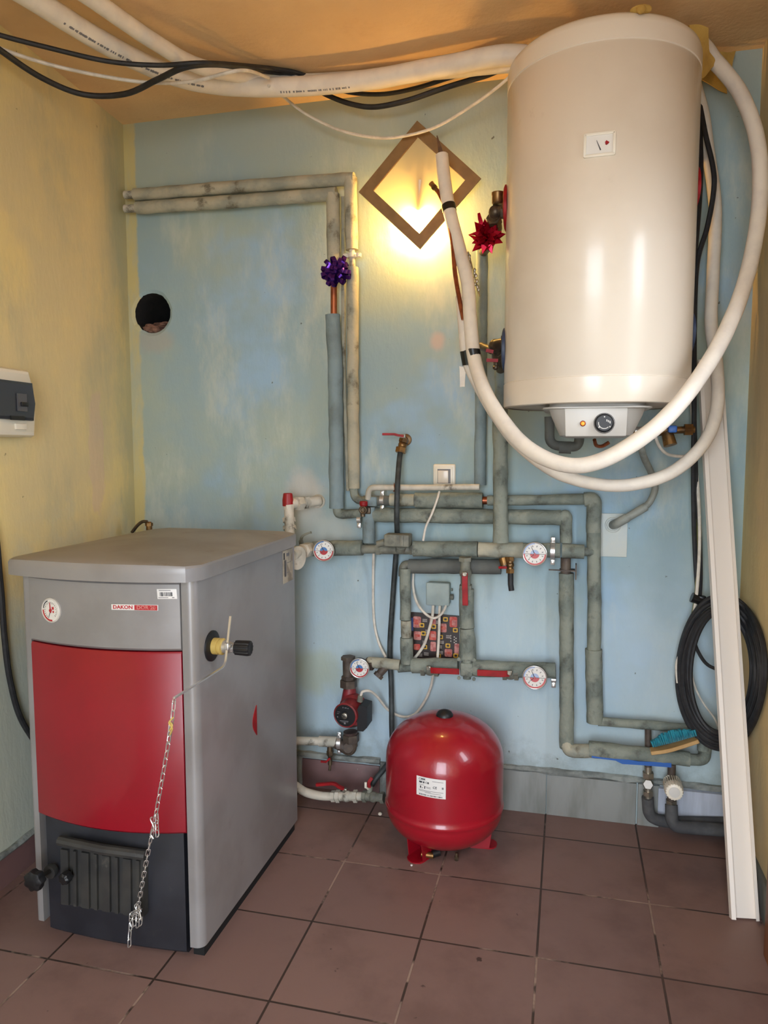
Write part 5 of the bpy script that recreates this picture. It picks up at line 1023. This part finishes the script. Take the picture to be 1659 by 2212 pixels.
# ================================================================== WHITE CHANNEL LEANING IN THE CORNER
b0, b1, t0, t1 = V((1.106, -.315, 0)), V((1.176, -.306, 0)), V((1.043, .135, 1.549)), V((1.108, .135, 1.549))
ax = ((t0+t1)/2-(b0+b1)/2).normalized(); sd = (b1-b0).normalized(); sd = (sd-ax*sd.dot(ax)).normalized(); nrm = sd.cross(ax); nrm = nrm if nrm.y < 0 else -nrm
LN = ((t0+t1)/2-(b0+b1)/2).length; o = (b0+b1)/2+V((0, 0, .004))
wd, dp, th_ = .072, .02, .0022
sec = [(-wd/2, 0), (-wd/2, dp), (-wd/2+.011, dp+.002), (-wd/2+.011, dp-.0005), (-wd/2+th_, dp-.003), (-wd/2+th_, th_), (wd/2-th_, th_), (wd/2-th_, dp-.003), (wd/2-.009, dp-.0005), (wd/2-.009, dp+.002), (wd/2, dp), (wd/2, 0)]
b = BM(); rings(b, [[o+ax*h+sd*x+nrm*y for x, y in sec] for h in (0, LN*.5, LN)])
mk('cable_channel', b, 'duct_white', label='long white plastic cable channel leaning in the corner', cat='cable channel', ang=20)

# ================================================================== BOWS
def bow(name, label, c, m, R, sharp, seed, group):
    rnd = random.Random(seed); b = BM(); c = V(c); K = 0
    for ring, (cnt, el, L) in enumerate(((11, .1, 1.0), (10, .5, .98), (8, .9, .9), (4, 1.3, .78))):
        for i in range(cnt):
            az = 2*PI*(i+.5*(ring % 2))/cnt+rnd.uniform(-.2, .2); e = el+rnd.uniform(-.12, .12)
            d = V((math.cos(az)*math.cos(e), -math.sin(e), math.sin(az)*math.cos(e))); s = d.cross(V((0, -1, 0.01))).normalized(); n_ = d.cross(s); LL = R*L*rnd.uniform(.88, 1.1)
            if rnd.random() < .5: s, n_ = (s*math.cos(.6)+n_*math.sin(.6)), (n_*math.cos(.6)-s*math.sin(.6))
            if sharp:
                pts = [c, c+d*LL*.55+n_*LL*.2, c+d*LL, c+d*LL*.55-n_*LL*.16, c]; ws = [.006, .02, .001, .02, .006]
            else:
                pts = [c+d*(LL*.5-LL*.5*math.cos(t_))+n_*(LL*.27*math.sin(t_)) for t_ in [2*PI*j/14 for j in range(15)]]; ws = [.0135]*15
            n0 = len(b.verts); prev = None
            for p, w in zip(pts, ws):
                cur = [b.verts.new(p+s*w/2), b.verts.new(p-s*w/2)]
                if prev: b.faces.new((prev[0], cur[0], cur[1], prev[1]))
                prev = cur
    if sharp: strip(b, [c+V((-.01, -.01, .02)), c+V((-.02, -.015, .05)), c+V((-.024, -.012, .068))], (1, 0, 0), [.012, .012, .008], .001)
    bmesh.ops.solidify(b, geom=list(b.faces), thickness=.0004)
    return mk(name, b, m, label=label, cat='bow', ang=30)
bow('gift_bow', 'shiny purple ribbon bow on the copper pipe left of the lamp', D(728, 588, .075), 'purple_foil', .054, False, 3, None)
bow('gift_bow', 'shiny red pointed ribbon bow beside the heater', at(1052, 512, -.12), 'red_foil', .054, True, 5, None)

# ================================================================== BITS ON THE FLOOR
p = atz(821, 1758, .006); b = BM(); ball(b, p, .0075, 0, (1, 1, .8), 10); mk('pebble', b, 'enamel', label='small cream pebble on the floor left of the red vessel', cat='pebble')
p = atz(889, 1869, .003); b = BM(); ball(b, p, .004, 0, (1, 1, .7), 8); mk('crumb', b, 'label', label='tiny white crumb on the tile in front of the vessel leg', cat='crumb')
p = atz(986, 1858, 0); b = BM(); cyl(b, p, p+V((0, 0, .012)), .007, n=6); cyl(b, p+V((0, 0, .012)), p+V((0, 0, .024)), .0045, n=10); mk('bolt', b, 'old_brass', label='small brass bolt standing on the floor under the vessel', cat='bolt')

# ================================================================== LIGHT
w = bpy.data.worlds.new('daylight'); SC.world = w; w.use_nodes = True
w.node_tree.nodes['Background'].inputs[0].default_value = (.86, .95, 1.06, 1); w.node_tree.nodes['Background'].inputs[1].default_value = 9.0
def portal(loc, rot, sx, sy):
    l = bpy.data.lights.new('portal', 'AREA'); l.shape = 'RECTANGLE'; l.size = sx; l.size_y = sy; l.cycles.is_portal = True; o_ = bpy.data.objects.new('daylight_portal', l); o_.location = loc; o_.rotation_euler = rot; COL.objects.link(o_)
portal(((WX0+WX1)/2, YF-.15, (WZ0+WZ1)/2), (PI/2, 0, 0), WX1-WX0, WZ1-WZ0)
portal((XR+.12, -.855, 1.425), (PI/2, 0, PI/2), .27, 1.01)
cam = bpy.data.cameras.new('camera'); co = bpy.data.objects.new('camera', cam); COL.objects.link(co)
m = Matrix((RT, UP, -FW)).transposed().to_4x4(); m.translation = CAM; co.matrix_world = m
cam.sensor_fit = 'HORIZONTAL'; cam.sensor_width = 36; cam.lens = F/1659*36; cam.clip_start = .02
SC.camera = co
SC.view_settings.view_transform = 'Standard'; SC.view_settings.look = 'None'; SC.view_settings.exposure = 0.5; SC.view_settings.gamma = 1.0; SC.view_settings.use_curve_mapping = False
SC.cycles.use_denoising = True
SC.cycles.adaptive_threshold = .025; SC.cycles.max_bounces = 7; SC.cycles.diffuse_bounces = 5; SC.cycles.glossy_bounces = 4
SC.cycles.sample_clamp_indirect = 6.0
